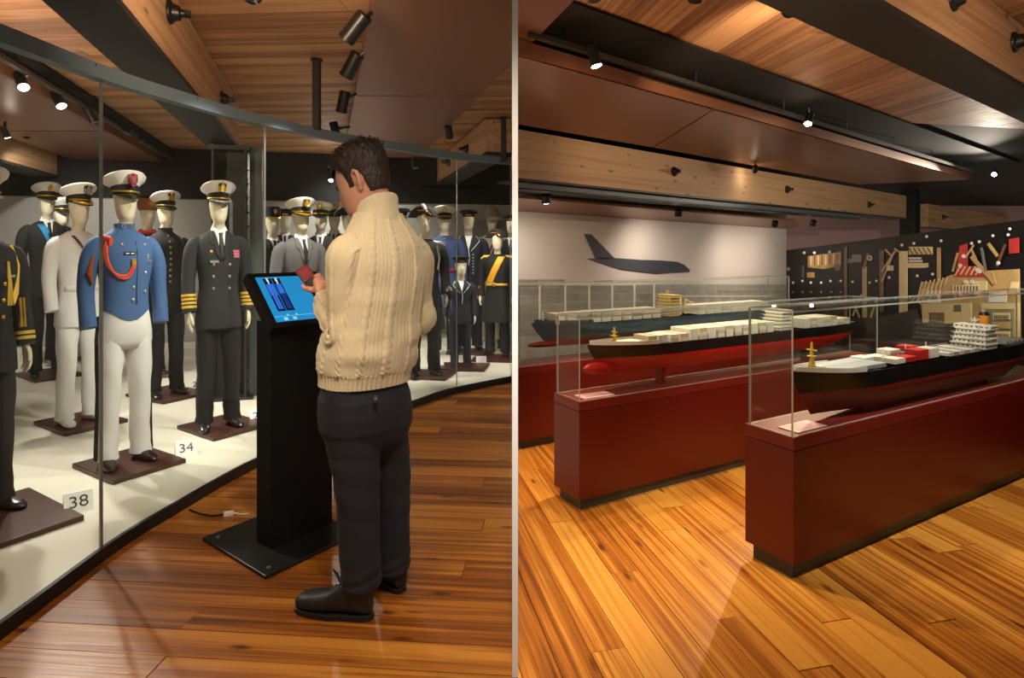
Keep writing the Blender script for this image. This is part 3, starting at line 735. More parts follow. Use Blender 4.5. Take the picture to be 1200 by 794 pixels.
def mannequin(label, pos, s, face, wf=1.0, jacket='long', jm='cloth_black', tm='cloth_black', hat='peaked', hatkw={}, shoes='leather_black', tie=False, buttons=None,
              stripes=0, bare_hands=True, detail=2, extra=None, arm_out=0.0, head_s=1.0, trouser_stripe=False, button_m='gold'):
    P = PROF[jacket]
    t = thing('uniformed_mannequin', label, 'mannequin', pos, face, 'uniformed mannequins on the white platform', (s * wf, s * wf, s))
    hd = shared('head', 'head', head_mb, 'skin_cream', t)
    if head_s != 1.0: hd.scale = (head_s, head_s, head_s); hd.location = (0, 0, 1.49 * (1 - head_s))
    # trousers
    mb = MB()
    if jacket != 'coat' or True:
        for sx in (-1, 1):
            pts = [(sx * .085, .0, .93), (sx * .092, .002, .80), (sx * .100, -.004, .62), (sx * .104, -.008, .48), (sx * .108, .006, .30), (sx * .112, .012, .12), (sx * .113, .006, .045)]
            rr = [.086, .092, .084, .074, .070, .070, .074]
            N = 15; P3 = [crom([list(a) + [b] for a, b in zip(pts, rr)], i / N) for i in range(N + 1)]
            rs = []
            for i, (x, y, z, r) in enumerate(P3):
                ring = []
                for k in range(16):
                    a = 2 * PI * k / 16; fold = 1 + .05 * math.sin(3 * a + z * 23 + sx) * (1 if z < .7 else .4) + .045 * math.sin(z * 55 + 2 * a) * (1 if z < .22 else 0)
                    ring.append(V((x + r * fold * math.cos(a), y + r * 1.12 * fold * math.sin(a), z)))
                rs.append(ring)
            mb.rings(rs)
        mb.rings([se(.150, .118, 0, 0, 1.08), se(.158, .122, 0, 0, 1.0), se(.174, .130, 0, .002, .91), se(.186, .126, 0, .002, .84), se(.190, .112, 0, .002, .78), se(.17, .09, 0, .0, .735)])
    tr = mb.build('trousers', tm, t, smooth=True, angle=80)
    if trouser_stripe:
        for sx in (-1, 1):
            for dy in (-.016, .016):
                MB().tube([(sx * .172, dy, .95), (sx * .187, dy, .80), (sx * .187, dy - .004, .62), (sx * .183, dy - .008, .48), (sx * .184, dy + .006, .30), (sx * .189, dy + .010, .12), (sx * .192, dy + .006, .05)], .0085, 6, flat=.8).build('side_stripe', 'black', tr)
    # jacket body and sleeves
    mb = MB(); N = 20; rs = []
    for i in range(N + 1):
        z, cy, rx, ry = crom([list(p) for p in P], i / N)
        r = se(rx, ry, 0, cy, z, 32, SEP)
        if jacket == 'short' and i < 4:
            for p in r: p.z -= max(0, -p.y / ry) ** 6 * .055 * (1 - i / 4)
        rs.append(r)
    mb.rings(rs)
    jk = mb.build('jacket', jm, t, smooth=True, angle=70)
    for sx in (-1, 1):
        pts = [(sx * .146, .006, 1.402), (sx * .192, .008, 1.378), (sx * (.222 + arm_out), .012, 1.28), (sx * (.236 + arm_out), .016, 1.15), (sx * (.240 + arm_out), -.002, 1.02), (sx * (.236 + arm_out), -.035, .885)]
        rr = [.058, .066, .063, .057, .053, .056]
        N = 14; Q = [crom([list(a) + [b] for a, b in zip(pts, rr)], i / N) for i in range(N + 1)]
        sm = MB(); rs = []
        for i, (x, y, z, r) in enumerate(Q):
            a0 = Q[max(i - 1, 0)]; a1 = Q[min(i + 1, N)]
            tt = (V(a1[:3]) - V(a0[:3])).normalized(); up = V((0, 1, 0)); up = (up - tt * up.dot(tt)).normalized(); bb = tt.cross(up)
            rs.append([V((x, y, z)) + (up * math.cos(2 * PI * k / 16) + bb * math.sin(2 * PI * k / 16)) * r * (1 + .03 * math.sin(3 * 2 * PI * k / 16 + i * 1.3)) for k in range(16)])
        sm.rings(rs); sl = sm.build('sleeve', jm, jk, smooth=True, angle=80)
        if stripes:
            for q in range(stripes):
                c0 = V((sx * (.2385 + arm_out), -.008 - .0095 * q * 0 - .027 * (1 - q / max(1, stripes)) , .0)); zz = .925 + .028 * q
                MB().tube([V((sx * (.2372 + arm_out), -.0265 + .0068 * q, zz - .009)), V((sx * (.2375 + arm_out), -.0245 + .0068 * q, zz + .009))], .0595, 16).build('cuff_stripe', 'gold_cloth', jk, smooth=True)
        if bare_hands:
            h = shared('hand%d' % sx, 'hand', lambda: hand_mb(sx), 'skin_cream' if bare_hands is True else bare_hands, t, (sx * (.236 + arm_out), -.036, .885), (-0.15, 0, 0))
    for sx in (-1, 1):
        shared('shoe' + shoes, 'shoe', shoe_mb, shoes, t, (sx * .116, .01, 0.0), (0, 0, sx * .16))
    if tie:
        patch(P, lerp_rows(1.50, -.050, .050, tie, -.003, .003), .003, 'shirt', 'shirt_white', t)
        MB().tube([(0, fy(P, 0, 1.465) - .012, 1.478), (0, fy(P, 0, 1.45) - .008, 1.452), (0, fy(P, 0, 1.36) - .008, 1.36), (0, fy(P, 0, tie + .02) - .006, tie + .015)], [.016, .013, .022, .012], 10, flat=.35, side=(1, 0, 0)).build('tie', 'tie_black', t, smooth=True)
        for sx in (-1, 1):
            MB().slab([V((sx * .052, .0, 1.535)), V((sx * .006, -.062, 1.497)), V((sx * .034, -.075, 1.455)), V((sx * .066, -.02, 1.50))], V((sx * .004, -.006, 0))).build('shirt_collar', 'shirt_white', t)
            rows = [(z, sx * a, sx * b) for z, a, b in ((1.49, .046, .075), (1.44, .034, .085), (1.40, .026, .088), (1.385, .024, .060), (1.32, .012, .052), (tie, -.004, .018))]
            patch(P, [(z, min(a, b), max(a, b)) for z, a, b in rows], .009, 'lapel', jm, jk)
    if buttons:
        for x, z in buttons:
            shared('button' + button_m, 'button', lambda: MB().ball((0, 0, 0), (.0115, .006, .0115), 10, 6), button_m, jk, (x, fy(P, x, z) - .004, z))
    hs = t
    if hat == 'peaked': h = peaked_cap(t, **hatkw)
    elif hat: h = round_hat(t, hat, hatkw.get('crown', 'cloth_black'))
    if hat and head_s != 1.0: h.scale = (head_s,) * 3; h.location = (0, 0, 1.49 * (1 - head_s))
    if extra: extra(t, jk, P)
    return t

def board(label, p, ang, sx=.62, sy=.40, group='mannequin base boards'):
    t = thing('base_board', label, 'board', (p[0], p[1], PL), ang, group)
    MB().box((0, 0, .014), (sx, sy, .028)).build('board_top', 'board_brown', t, bevel=.005)
    MB().box((0, 0, .003), (sx - .03, sy - .03, .006)).build('board_foot', 'black', t)
    return t
def number_card(txt, label, p, ang, s=1.0):
    t = thing('number_card', label, 'card', (p[0], p[1], PL), ang, 'exhibit number cards', (s, s, s))
    mb = MB(); pr = [(-.045, 0), (.045, 0), (.045, .085), (.03, .085)]
    w_ = .062
    mb.add([(-w_, y, z) for y, z in pr] + [(w_, y, z) for y, z in pr], [(0, 1, 2, 3), (7, 6, 5, 4), (0, 4, 5, 1), (1, 5, 6, 2), (2, 6, 7, 3), (3, 7, 4, 0)])
    mb.build('wedge', 'white_paint', t)
    if not txt: return t
    f = bpy.data.curves.new('numerals', 'FONT'); f.body = txt; f.size = .088; f.align_x = 'CENTER'; f.align_y = 'CENTER'; f.extrude = .0006
    f.materials.append(M['matte_black'])
    tmp = bpy.data.objects.new('numerals', f); C.objects.link(tmp)
    me = bpy.data.meshes.new_from_object(tmp.evaluated_get(bpy.context.evaluated_depsgraph_get()))
    bpy.data.objects.remove(tmp); bpy.data.curves.remove(f)
    o = bpy.data.objects.new('numerals', me); C.objects.link(o); o.parent = t
    th = math.atan2(.085, .075)
    o.location = (0, -.0075 - .0009, .0425 + .0009); o.rotation_euler = (th, 0, 0)
    return t

def look(px, extra):      # heading whose face turns `extra` degrees to image-right from straight-at-viewer
    return math.atan2((600 - px) / FPX, 1.0) + math.radians(extra)
BZ = PL + .028
def place(px, py): p = on(px, py, BZ); return V((p.x, p.y, BZ))
def placeY(px, Y): return V(((px - 600) / FPX * Y, Y, BZ))

def ex_38(t, jk, P):
    pts = [(-.17, 1.44), (-.10, 1.40), (-.02, 1.34), (.06, 1.30)]
    mb = MB()
    for dx in (0, .016, .03):
        mb.tube([V((.15 - dx * .3, fy(P, .15, 1.44) - .01, 1.45)), V((.17, fy(P, .17, 1.36) - .012, 1.34 - dx)), V((.165 - dx, fy(P, .16, 1.2) - .02, 1.18 - dx)), V((.13 - dx, fy(P, .13, 1.12) - .02, 1.12)), V((.08, fy(P, .08, 1.3) - .01, 1.36))], .007, 8)
    mb.build('aiguillette', 'gold_cloth', jk, smooth=True)
    for dx in (0.0, .02):
        MB().tube([V((.165 - dx, -.14, 1.16)), V((.168 - dx, -.15, 1.06)), V((.168 - dx, -.148, 1.0))], [.008, .006, .01], 8).build('cord_tip', 'gold', jk, smooth=True)
    MB().box((.1, fy(P, .1, 1.28) - .004, 1.28), (.05, .006, .014)).build('name_tag', 'silver', jk)
def ex_sash(t, jk, P):
    patch(P, lerp_rows(1.46, -.105, -.035, 1.05, .08, .165, 12), .012, 'blue_sash', 'sash_blue', jk)
def ex_white(t, jk, P):
    patch(P, lerp_rows(1.075, -.155, .155, 1.03, -.155, .155, 2), .007, 'belt', 'cloth_white', jk, 14)
    MB().box((0, fy(P, 0, 1.05) - .014, 1.053), (.045, .008, .05)).build('belt_buckle', 'silver', jk)
    for sx in (-1, 1): MB().box((sx * .145, .005, 1.452), (.10, .05, .012), Matrix.Rotation(sx * .35, 3, 'Y')).build('shoulder_board', 'cap_white', jk)
    patch(P, lerp_rows(1.46, -.10, -.075, 1.18, .06, .085, 10), .012, 'cross_belt', mat('strap_brown', S(84, 44, 40), .6), jk)
    MB().ball((.075, fy(P, .075, 1.22) - .01, 1.21), (.028, .012, .036), 14, 8).build('medallion', 'gold', jk, smooth=True)
    MB().box((.10, fy(P, .1, 1.29) - .006, 1.30), (.075, .006, .022)).build('name_tag', 'matte_black', jk)
def ex_blue(t, jk, P):
    MB().tube([(-.16, -.02, 1.435), (-.13, -.11, 1.42)], .03, 10, flat=.5).build('shoulder_knot', 'cord_orange', jk, smooth=True)
    for d, nm, m in ((0, 'shoulder_cord', 'cord_orange'), (.014, 'shoulder_cord', mat('cord_red', S(196, 50, 40), .6)), (.028, 'shoulder_cord', 'cord_orange')):
        x = lambda q: q + d * .4
        pts = [(x(-.145), 1.43), (x(-.165), 1.36), (x(-.15), 1.27), (x(-.10), 1.215 - d * .6), (x(-.035), 1.21 - d * .6), (x(.005), 1.27)]
        MB().tube([V((a, fy(P, a, z) - .012, z)) for a, z in [crom([list(p) for p in pts], i / 16) for i in range(17)]], .0075, 8).build(nm, m, jk, smooth=True)
    MB().tube([(-.225, -.05, 1.33), (-.25, -.055, 1.22), (-.23, -.06, 1.16)], [.01, .02, .008], 8).build('cord_tassel', mat('cord_rust', S(150, 70, 30), .6), jk, smooth=True)
    MB().box((-.015, fy(P, -.015, 1.345) - .004, 1.345), (.075, .006, .02)).build('name_tag', 'matte_black', jk)
    MB().box((-.03, fy(P, -.03, 1.345) - .008, 1.345), (.022, .003, .007)).build('name_plate_mark', 'white_paint', jk)
    MB().box((.004, fy(P, .004, 1.345) - .008, 1.345), (.022, .003, .007)).build('name_plate_mark', 'white_paint', jk)
    mb = MB(); crest(mb, (.01, 1.285), .03, .045, fy(P, .01, 1.285) - .002, .012); mb.build('breast_badge', 'gold', jk)
    for z in (1.33, 1.315): MB().ball((.12, fy(P, .12, z) - .004, z), (.009, .005, .012), 8, 6).build('pin', 'silver', jk, smooth=True)
    MB().box((.125, fy(P, .125, 1.297) - .004, 1.297), (.04, .005, .01)).build('pin', 'silver', jk)
    for sx in (-1, 1): MB().tube([(sx * (.03 + .010 * math.cos(a)), -.064, 1.518 + .010 * math.sin(a)) for a in [2 * PI * i / 10 for i in range(11)]], .0025, 6).build('collar_pin', 'silver', jk)
    patch(P, lerp_rows(1.42, .035, .041, 1.02, .035, .041, 12), .002, 'front_seam', 'cloth_navy', jk, 1)
def ex_g(t, jk, P):
    for z in (1.34, 1.32, 1.30): MB().box((.118, fy(P, .118, z) - .006, z), (.056, .006, .017)).build('ribbon_bar', mat('ribbon_rose', S(206, 110, 130), .6), jk)
    MB().ball((-.085, fy(P, -.085, 1.33) - .006, 1.335), (.014, .006, .014), 10, 6).build('pin', 'gold', jk, smooth=True)
    MB().box((-.06, fy(P, -.06, 1.26) - .004, 1.262), (.07, .006, .018)).build('name_tag', 'silver', jk)
def ex_scarf(t, jk, P):
    MB().tube([V((.078 * math.cos(a), .004 + .075 * math.sin(a), 1.50 + .01 * math.sin(a))) for a in [2 * PI * i / 20 for i in range(21)]], .022, 10).build('scarf', 'scarf_red', t, smooth=True)
def ex_sailor(t, jk, P):
    for sx in (-1, 1):
        rows = [(1.49, sx * .05, sx * .10), (1.42, sx * .05, sx * .15), (1.36, sx * .036, sx * .10), (1.28, sx * .005, sx * .03)]
        patch(P, [(z, min(a, b), max(a, b)) for z, a, b in rows], .010, 'sailor_collar', 'cloth_navy', jk)
        pts = [(1.485, sx * .098), (1.42, sx * .146), (1.36, sx * .098), (1.285, sx * .03)]
        MB().tube([V((x, fy(P, x, z) - .016, z)) for z, x in pts], .004, 6).build('collar_piping', 'shirt_white', jk)
    patch(P, lerp_rows(1.49, -.05, .05, 1.30, -.004, .004), .004, 'undershirt', 'shirt_white', t)
    MB().tube([V((0, fy(P, 0, 1.29) - .014, 1.31)), V((.012, fy(P, 0, 1.2) - .012, 1.20)), V((.0, fy(P, 0, 1.1) - .012, 1.10))], .005, 6).build('lanyard', 'shirt_white', jk)
def ex_yellow(t, jk, P):
    patch(P, lerp_rows(1.46, .02, .12, 1.06, -.165, -.06, 12), .012, 'yellow_sash', 'sash_yellow', jk)
    for sx in (-1, 1): MB().tube([(sx * .10, 0, 1.462), (sx * .18, 0, 1.445), (sx * .215, 0, 1.41)], [.02, .036, .04], 12, flat=.6).build('epaulette', 'gold_cloth', jk, smooth=True)
    patch(P, lerp_rows(1.065, -.16, .16, 1.03, -.16, .16, 2), .016, 'belt', 'gold_cloth', jk, 14)
    MB().ball((-.03, fy(P, 0, 1.05) - .02, 1.05), (.03, .01, .03), 12, 6).build('belt_buckle', 'gold', jk, smooth=True)
    MB().tube([(-.25, -.05, 1.02), (-.27, -.03, .90), (-.29, .0, .84)], [.016, .014, .02], 10).build('sword_hilt', 'gold', jk, smooth=True)
def ex_sword(t, jk, P):
    for sx in (-1, 1): MB().tube([(sx * .10, 0, 1.462), (sx * .18, 0, 1.445), (sx * .215, 0, 1.41)], [.02, .036, .04], 12, flat=.6).build('epaulette', 'silver', jk, smooth=True)
    MB().tube([(.235, -.10, .93), (.25, -.13, .97), (.28, -.10, .94)], [.02, .014, .02], 10).build('sword_hilt', 'silver', jk, smooth=True)
    MB().tube([(.245, -.08, .94), (.27, .02, .55), (.28, .06, .22)], [.014, .012, .008], 10).build('scabbard', 'leather_black', jk, smooth=True)
    MB().tube([V((.12, fy(P, .12, 1.4) - .01, 1.42)), V((.15, fy(P, .15, 1.3) - .012, 1.28)), V((.13, fy(P, .13, 1.2) - .012, 1.16))], .012, 8).build('aiguillette', 'silver', jk, smooth=True)
def ex_red_cuff(t, jk, P):
    patch(P, lerp_rows(1.08, -.155, .155, 1.035, -.155, .155, 2), .007, 'red_belt', mat('belt_red', S(150, 36, 50), .6), jk, 14)
def ex_strap(t, jk, P):
    patch(P, lerp_rows(1.06, -.155, .155, 1.02, -.155, .155, 2), .007, 'belt', mat('strap_brown', S(84, 44, 40), .6), jk, 14)
    patch(P, lerp_rows(1.46, .10, .07, 1.06, -.10, -.13, 10), .012, 'cross_belt', M['strap_brown'], jk)

db = [(x, z) for z in (1.24, 1.15, 1.06) for x in (-.065, .065)]
sb = [(0, 1.46 - .052 * k) for k in range(9)]
W = dict(crown='cap_white')
pa = place(-24, 602)
mannequin('black tunic with gold shoulder cord at frame edge, standing on board 38', pa, .93, look(-10, 28), .85, jm='cloth_black', hat='peaked', hatkw=dict(W), buttons=db, stripes=2, extra=ex_38, tie=1.27)
pb = place(55, 438)
mannequin('dark suit with bright blue sash across the chest under a white cap', pb, 1.10, look(50, 12), .84, jm='cloth_charcoal', hatkw=dict(W), tie=1.22, extra=ex_sash)
mannequin('dark tunic under white peaked cap, squeezed between blue sash and white uniform', placeY(72, 6.95), 1.05, look(70, 30), .84, jm='cloth_black', hatkw=dict(W, band='cloth_black'), buttons=sb, bare_hands=False)
pc = place(92, 494)
mannequin('all-white dress uniform with belt, cross strap and white shoes', pc, .985, look(95, 28), .82, jm='cloth_white', tm='cloth_white', shoes='leather_white', hatkw=dict(W, braid='gold', badge='silver', badge_bg='cloth_navy'), extra=ex_white, bare_hands=False)
pd = place(146, 541)
mannequin('short blue cadet jacket with orange cord over white trousers, red cap crest', pd, .97, look(145, 20), .83, jacket='short', jm='cloth_blue', tm='cloth_white', hatkw=dict(W, badge='badge_red', badge_bg='badge_red', band='cloth_black'), extra=ex_blue,
          trouser_stripe=True, buttons=[(x, z) for z in (1.40, 1.22, 1.10) for x in (.10,)] + [(-.06, 1.40), (0.015, 1.13), (.01, 1.05)], button_m='silver', arm_out=.012, bare_hands=False)
pe = placeY(173, 6.2)
mannequin('dark uniform with red scarf and brown fur hat behind the blue cadet', pe, 1.02, look(175, 15), .88, jm='cloth_black', hat='fur', extra=ex_scarf, bare_hands=False)
pf = place(194, 462)
mannequin('grey high-collared tunic with a single row of buttons, on board 28', pf, 1.0, look(192, 20), .85, jacket='short', jm='cloth_charcoal', tm='cloth_black', hatkw=dict(W, badge_bg='cloth_black', badge='gold'), buttons=sb, button_m='silver')
pg = place(256, 499)
mannequin('double-breasted black coat with broad gold cuff stripes beside the steel column', pg, .985, look(255, 12), .85, jm='cloth_charcoal', tm='cloth_black', hatkw=dict(W, badge_bg='cloth_black', braid='silver'), buttons=db, button_m='silver', stripes=4, tie=1.27, extra=ex_g)
mannequin('dark uniform half hidden between striped sleeves and the steel column', placeY(279, 6.75), 1.03, look(277, 12), .92, jm='cloth_grey', hatkw=dict(W), bare_hands=False, tie=1.3)
mannequin('dark suit with black tie and gold-peaked kepi just past the steel column', placeY(319, 6.3), .97, look(318, 18), .94, jm='cloth_black', hat='kepi', hatkw=dict(crown='cloth_navy'), tie=1.24)
mannequin('navy jacket over open white shirt with dark flat cap, far behind kiosk', placeY(334, 7.7), 1.03, look(333, 0), .95, jm='cloth_navy', hat='sailor', hatkw=dict(crown='cloth_black'), tie=1.3, bare_hands=False)
mannequin('grey suit jacket and white cap directly above the kiosk screen', placeY(352, 5.3), .965, look(352, 22), .95, jm='cloth_grey', hatkw=dict(W, badge_bg='cloth_black', braid='gold'), tie=1.24)
mannequin('black jacket with white cap behind the grey suit above the kiosk', placeY(376, 6.5), 1.0, look(376, -5), .95, jm='cloth_black', hatkw=dict(W), tie=1.26, buttons=db, button_m='silver')
mannequin('dark jacket and cream cap seen just left of the man\'s chin', placeY(392, 7.5), 1.04, look(391, -8), .96, jm='cloth_black', hatkw=dict(crown='cloth_tan'), tie=1.3, bare_hands=False)
mannequin('black bicorne hat and dark coat hidden behind the man\'s face', placeY(408, 7.0), 1.0, look(405, 30), .97, jm='cloth_black', hat='bicorne', bare_hands=False)
pn = place(497, 438)
mannequin('officer with silver epaulettes, sword and white-plumed bicorne behind the man\'s shoulder', pn, .97, look(492, 10), 1.0, jacket='coat', jm='cloth_black', hat='tricorn_white', extra=ex_sword)
mannequin('blue-capped uniform almost hidden behind the man\'s collar', placeY(470, 8.1), 1.05, look(470, 0), 1.0, jm='cloth_air', hat='sailor', hatkw=dict(crown='cloth_air'), bare_hands=False)
po = placeY(521, 7.55)
mannequin('long blue airman tunic with white-topped cap at the back', po, 1.02, look(523, 0), 1.0, jacket='coat', jm='cloth_air', tm='cloth_navy', hat='peaked', hatkw=dict(crown='cap_white', band='cloth_black'), buttons=sb, button_m='silver', extra=ex_red_cuff)
pp = placeY(549, 7.9)
mannequin('tall dark sailor uniform with wide collar behind the child sailor', pp, 1.03, look(547, 0), 1.0, jm='cloth_navy', tm='cloth_navy', hat='sailor', hatkw=dict(crown='cloth_black'), extra=ex_sailor, buttons=[(-.06, 1.24 - .04 * k) for k in range(7)] + [(.06, 1.24 - .04 * k) for k in range(7)], button_m='silver')
pq = place(540, 429)
mannequin('small child-sized sailor suit with dark cap at front of platform', pq, .66, look(541, 8), 1.0, jm='cloth_navy', tm='cloth_navy', hat='sailor', hatkw=dict(crown='cloth_black'), extra=ex_sailor, head_s=1.28)
mannequin('tan tropical uniform with sun helmet at the far right end', placeY(577, 8.45), 1.05, look(578, -10), 1.0, jm='cloth_tan', tm='cloth_tan', hat='helmet', hatkw=dict(crown='cloth_tan'), extra=ex_strap)
ps = placeY(583, 7.42)
mannequin('black dress coat with yellow sash, gold belt and bicorne', ps, .86, look(585, -8), 1.05, jacket='coat', jm='cloth_black', hat='bicorne', extra=ex_yellow)
mannequin('dark capped figure cut off at the partition, far end', placeY(600, 8.0), 1.0, look(597, -10), 1.0, jm='cloth_black', hat='sailor', hatkw=dict(crown='cloth_black'), bare_hands=False, tie=1.3)

bang = -0.12
for p, lab, a, sx, sy in (
    (on(0, 612, PL), 'dark brown base board at frame edge under black tunic', -.55, .66, .46), (on(57, 440, PL), 'base board under blue sash suit', -0.6, .66, .44),
    (on(95, 496, PL), 'base board under the white shoes', -0.55, .56, .42), (on(152, 545, PL), 'reddish brown base board under the blue cadet', -0.55, .52, .42),
    (on(197, 463, PL), 'base board carrying the grey high-collared tunic', -0.5, .60, .44), (on(262, 501, PL), 'dark base board under wide black trousers', -0.6, .52, .44),
    (on(497, 440, PL), 'base board of the sword officer behind the man', -0.2, .62, .42), (on(541, 431, PL), 'brown base board under the child sailor suit', -0.12, .60, .40),
    (on(552, 413, PL), 'base board far back under the tall sailor', -0.1, .6, .4), (on(584, 421, PL), 'base board under the yellow sash coat', -0.1, .62, .42)):
    board(lab, p, a, sx, sy)
for txt, lab, p, a, s in (
    ('38', 'white wedge card numbered 38 by the black tunic', on(92, 597, PL), .72, 1.0), ('34', 'white wedge card numbered 34 by the blue cadet', on(218, 532, PL), .62, 1.0),
    ('28', 'white wedge card numbered 28 behind the blue cadet', on(231, 455, PL), .5, .95), ('27', 'white wedge card half hidden behind the kiosk column', on(303, 493, PL), .5, 1.0),
    ('', 'small white card beside the child sailor suit board', on(564, 426, PL), .1, 1.0), ('', 'small white card beside the sword officer board', on(514, 430, PL), .1, 1.0), ('', 'small white card far back beside the tall sailor', on(566, 408, PL), .1, 1.0)):
    number_card(txt, lab, p, a, s)

# ------------------------------------------------------------------ information kiosk
KF = V((0.8, -0.6, 0)); KL = V((0.6, 0.8, 0))
kang = math.atan2(KL.y, KL.x)
t = thing('information_kiosk', 'black free-standing information kiosk with a tilted lit touch screen', 'kiosk', (-1.07, 2.87, 0), kang)
# local axes: x = lateral (KL), y = away from the user (-KF)
MB().box((-.055, .03, .009), (.50, .56, .018)).build('base_plate', 'matte_black', t, bevel=.004)
MB().box((0, 0, .545), (.335, .13, 1.055)).build('column', mat('kiosk_black', S(7, 7, 8), .75, spec=.25), t, bevel=.004)
for x, y in ((-.26, .25), (-.26, -.2)): MB().cyl((x, y, .018), (x, y, .022), .008, n=12).build('screw', 'silver', t)
th = math.radians(47)
RT = Matrix.Translation((0.0, -0.005, 1.175)) @ Matrix.Rotation(th, 4, 'X')     # screen plate: local x lateral, y up the screen, z out of it
mb = MB(); mb.box((0, 0, -.028), (.385, .335, .056)); mb.xf(RT); mb.build('screen_housing', 'kiosk_black', t, bevel=.004)
m = mat('screen_blue', S(20, 110, 168), .15, emit=S(34, 140, 204), estr=.75)
mb = MB(); mb.box((0.006, 0, .001), (.335, .275, .002)); mb.xf(RT); scr = mb.build('screen', m, t)
mat('scr_dark', S(8, 18, 40), .15, emit=S(8, 26, 62), estr=.6); mat('scr_fig', S(40, 90, 190), .15, emit=S(50, 110, 220), estr=.8)
mat('scr_pale', S(200, 225, 220), .15, emit=S(190, 225, 222), estr=.8); mat('scr_line', S(120, 190, 225), .15, emit=S(130, 200, 235), estr=.8); mat('scr_mid', S(24, 52, 120), .15, emit=S(24, 56, 128), estr=.7)
for k, x0 in enumerate((-.108, -.062)):
    mb = MB(); mb.box((x0, .025, .0025), (.042, .205, .001)); mb.xf(RT); mb.build('picture_card', 'scr_dark', scr)
    mb = MB(); mb.ball((x0, .112, .003), (.006, .010, .0012), 10, 6); mb.box((x0, .096, .003), (.006, .014, .001)); mb.box((x0, .125, .0031), (.013, .006, .001)); mb.xf(RT); mb.build('pictured_head', 'scr_pale', scr)
    mb = MB(); mb.prism([(x0 - .014, .09), (x0 + .014, .09), (x0 + .013, .03), (x0 - .013, .03)][::-1], .003, .0036); mb.xf(RT); mb.build('pictured_jacket', 'scr_fig', scr)
    for s in (-1, 1):
        mb = MB(); mb.box((x0 + s * .0155, .055, .0032), (.005, .072, .001)); mb.box((x0 + s * .0065, -.018, .0032), (.010, .095, .001)); mb.xf(RT); mb.build('pictured_limb', 'scr_mid' if k else 'scr_fig', scr)
    mb = MB(); mb.box((x0 + .018, -.103, .003), (.008, .012, .001)); mb.box((x0, -.124, .003), (.020, .016, .001)); mb.xf(RT); mb.build('screen_icon', 'scr_line', scr)
mb = MB(); mb.box((.006, -.108, .0025), (.33, .0015, .001)); mb.xf(RT); mb.build('screen_line', 'scr_line', scr)
p = on(268, 604)
t = thing('power_plug', 'small white plug and cable lying on the floor behind the kiosk base', 'plug', (p.x, p.y, 0), .4)
MB().box((0, 0, .012), (.05, .022, .024)).build('plug_body', 'white_paint', t, bevel=.004)
MB().tube([(-.02, 0, .01), (-.08, .02, .005), (-.14, .07, .005), (-.2, .15, .005)], .005, 8).build('cable', 'matte_black', t, smooth=True)
MB().tube([(.02, 0, .012), (.06, -.02, .006), (.10, -.03, .006)], .004, 8).build('lead', 'white_paint', t, smooth=True)

# ------------------------------------------------------------------ the man
BX, BY = -0.575, 2.30
man = thing('person', 'man in a cream cable-knit turtleneck and navy trousers holding a small handset', 'person', (BX, BY, 0))
def mp(px, py, dy=0.0):
    Y = BY + dy; p = at(px, py, Y); return V((p.x - BX, dy, p.z))
mat('skin', S(214, 156, 132), 0.5, bump=.05, bscale=80)
mat('hair', S(46, 32, 26), 0.55, bump=.6, bscale=90, stretch=(1, 1, .25))
mat('trouser_navy', S(31, 31, 42), .85, bump=.15, bscale=10)
mat('boot', S(26, 26, 25), .5, bump=.1, bscale=60)
FW = V((-0.72, 0.69, 0)).normalized(); LT = V((-FW.y, FW.x, 0)); LT = V((-0.69, -0.72, 0)).normalized()   # forward and his left
def limb(mb, pts, rad, N=20, n=20, fold=None, flat=1.0, side=None):
    rows = [list(p) + [r] for p, r in zip(pts, rad)]
    Q = [crom(rows, i / N) for i in range(N + 1)]
    up = None; rs = []
    for i, q in enumerate(Q):
        a, b = V(Q[max(i - 1, 0)][:3]), V(Q[min(i + 1, N)][:3]); tt = (b - a).normalized()
        if up is None: up = V(side) if side else V((0, 1, 0.01))
        up = (up - tt * up.dot(tt)).normalized(); bb = tt.cross(up)
        r = []
        for k in range(n):
            ang = 2 * PI * k / n; rr = q[3] * (fold(i / N, ang) if fold else 1)
            r.append(V(q[:3]) + up * math.cos(ang) * rr + bb * math.sin(ang) * rr * flat)
        rs.append(r)
    mb.rings(rs); return Q
# --- head (built upright, facing -y, then turned)
HR = [(-.060, .000, .044, .044), (-.045, .008, .050, .054), (-.02, .006, .055, .066), (.000, -.016, .045, .070), (.018, -.020, .054, .080), (.05, -.014, .064, .089), (.085, -.006, .071, .096), (.12, .000, .0755, .100), (.16, .006, .076, .100), (.20, .010, .066, .088), (.225, .012, .040, .056), (.236, .012, .008, .012)]
def head_pt(v, a):
    z, cy, rx, ry = crom(HR, v); x, y = rx * math.cos(a), ry * math.sin(a)
    if y > 0 and .02 < z < .12: y *= 1 + .02
    if y < 0:
        g = lambda u, s: math.exp(-(u / s) ** 2)
        y -= .026 * g(x, .0115) * g(z - .072, .013) + .013 * g(x, .011) * g(z - .098, .022)      # nose
        y -= .005 * g(x, .045) * g(z - .128, .010)                                           # brow
        y += .011 * g(abs(x) - .031, .015) * g(z - .108, .011)                               # sockets
        y -= .006 * g(abs(x) - .031, .010) * g(z - .106, .006)                               # eyeballs under the lids
        y -= .006 * g(x, .020) * g(z - .041, .004) + .006 * g(x, .018) * g(z - .030, .004)       # lips
        y += .004 * g(x, .020) * g(z - .0355, .0022)
        y -= .008 * g(x, .018) * g(z - .006, .010)                                           # chin
        x *= 1 + .05 * g(z - .085, .02) * g(abs(x) - .05, .02)
    return V((x, cy + y, z))
HN, HM = 60, 64
HEAD_S = 1.10
yaw = math.atan2(-0.90, -0.44) ; fd = V((-0.95, 0.31))
yaw = math.atan2(fd.x, -fd.y)                     # -y turned onto fd
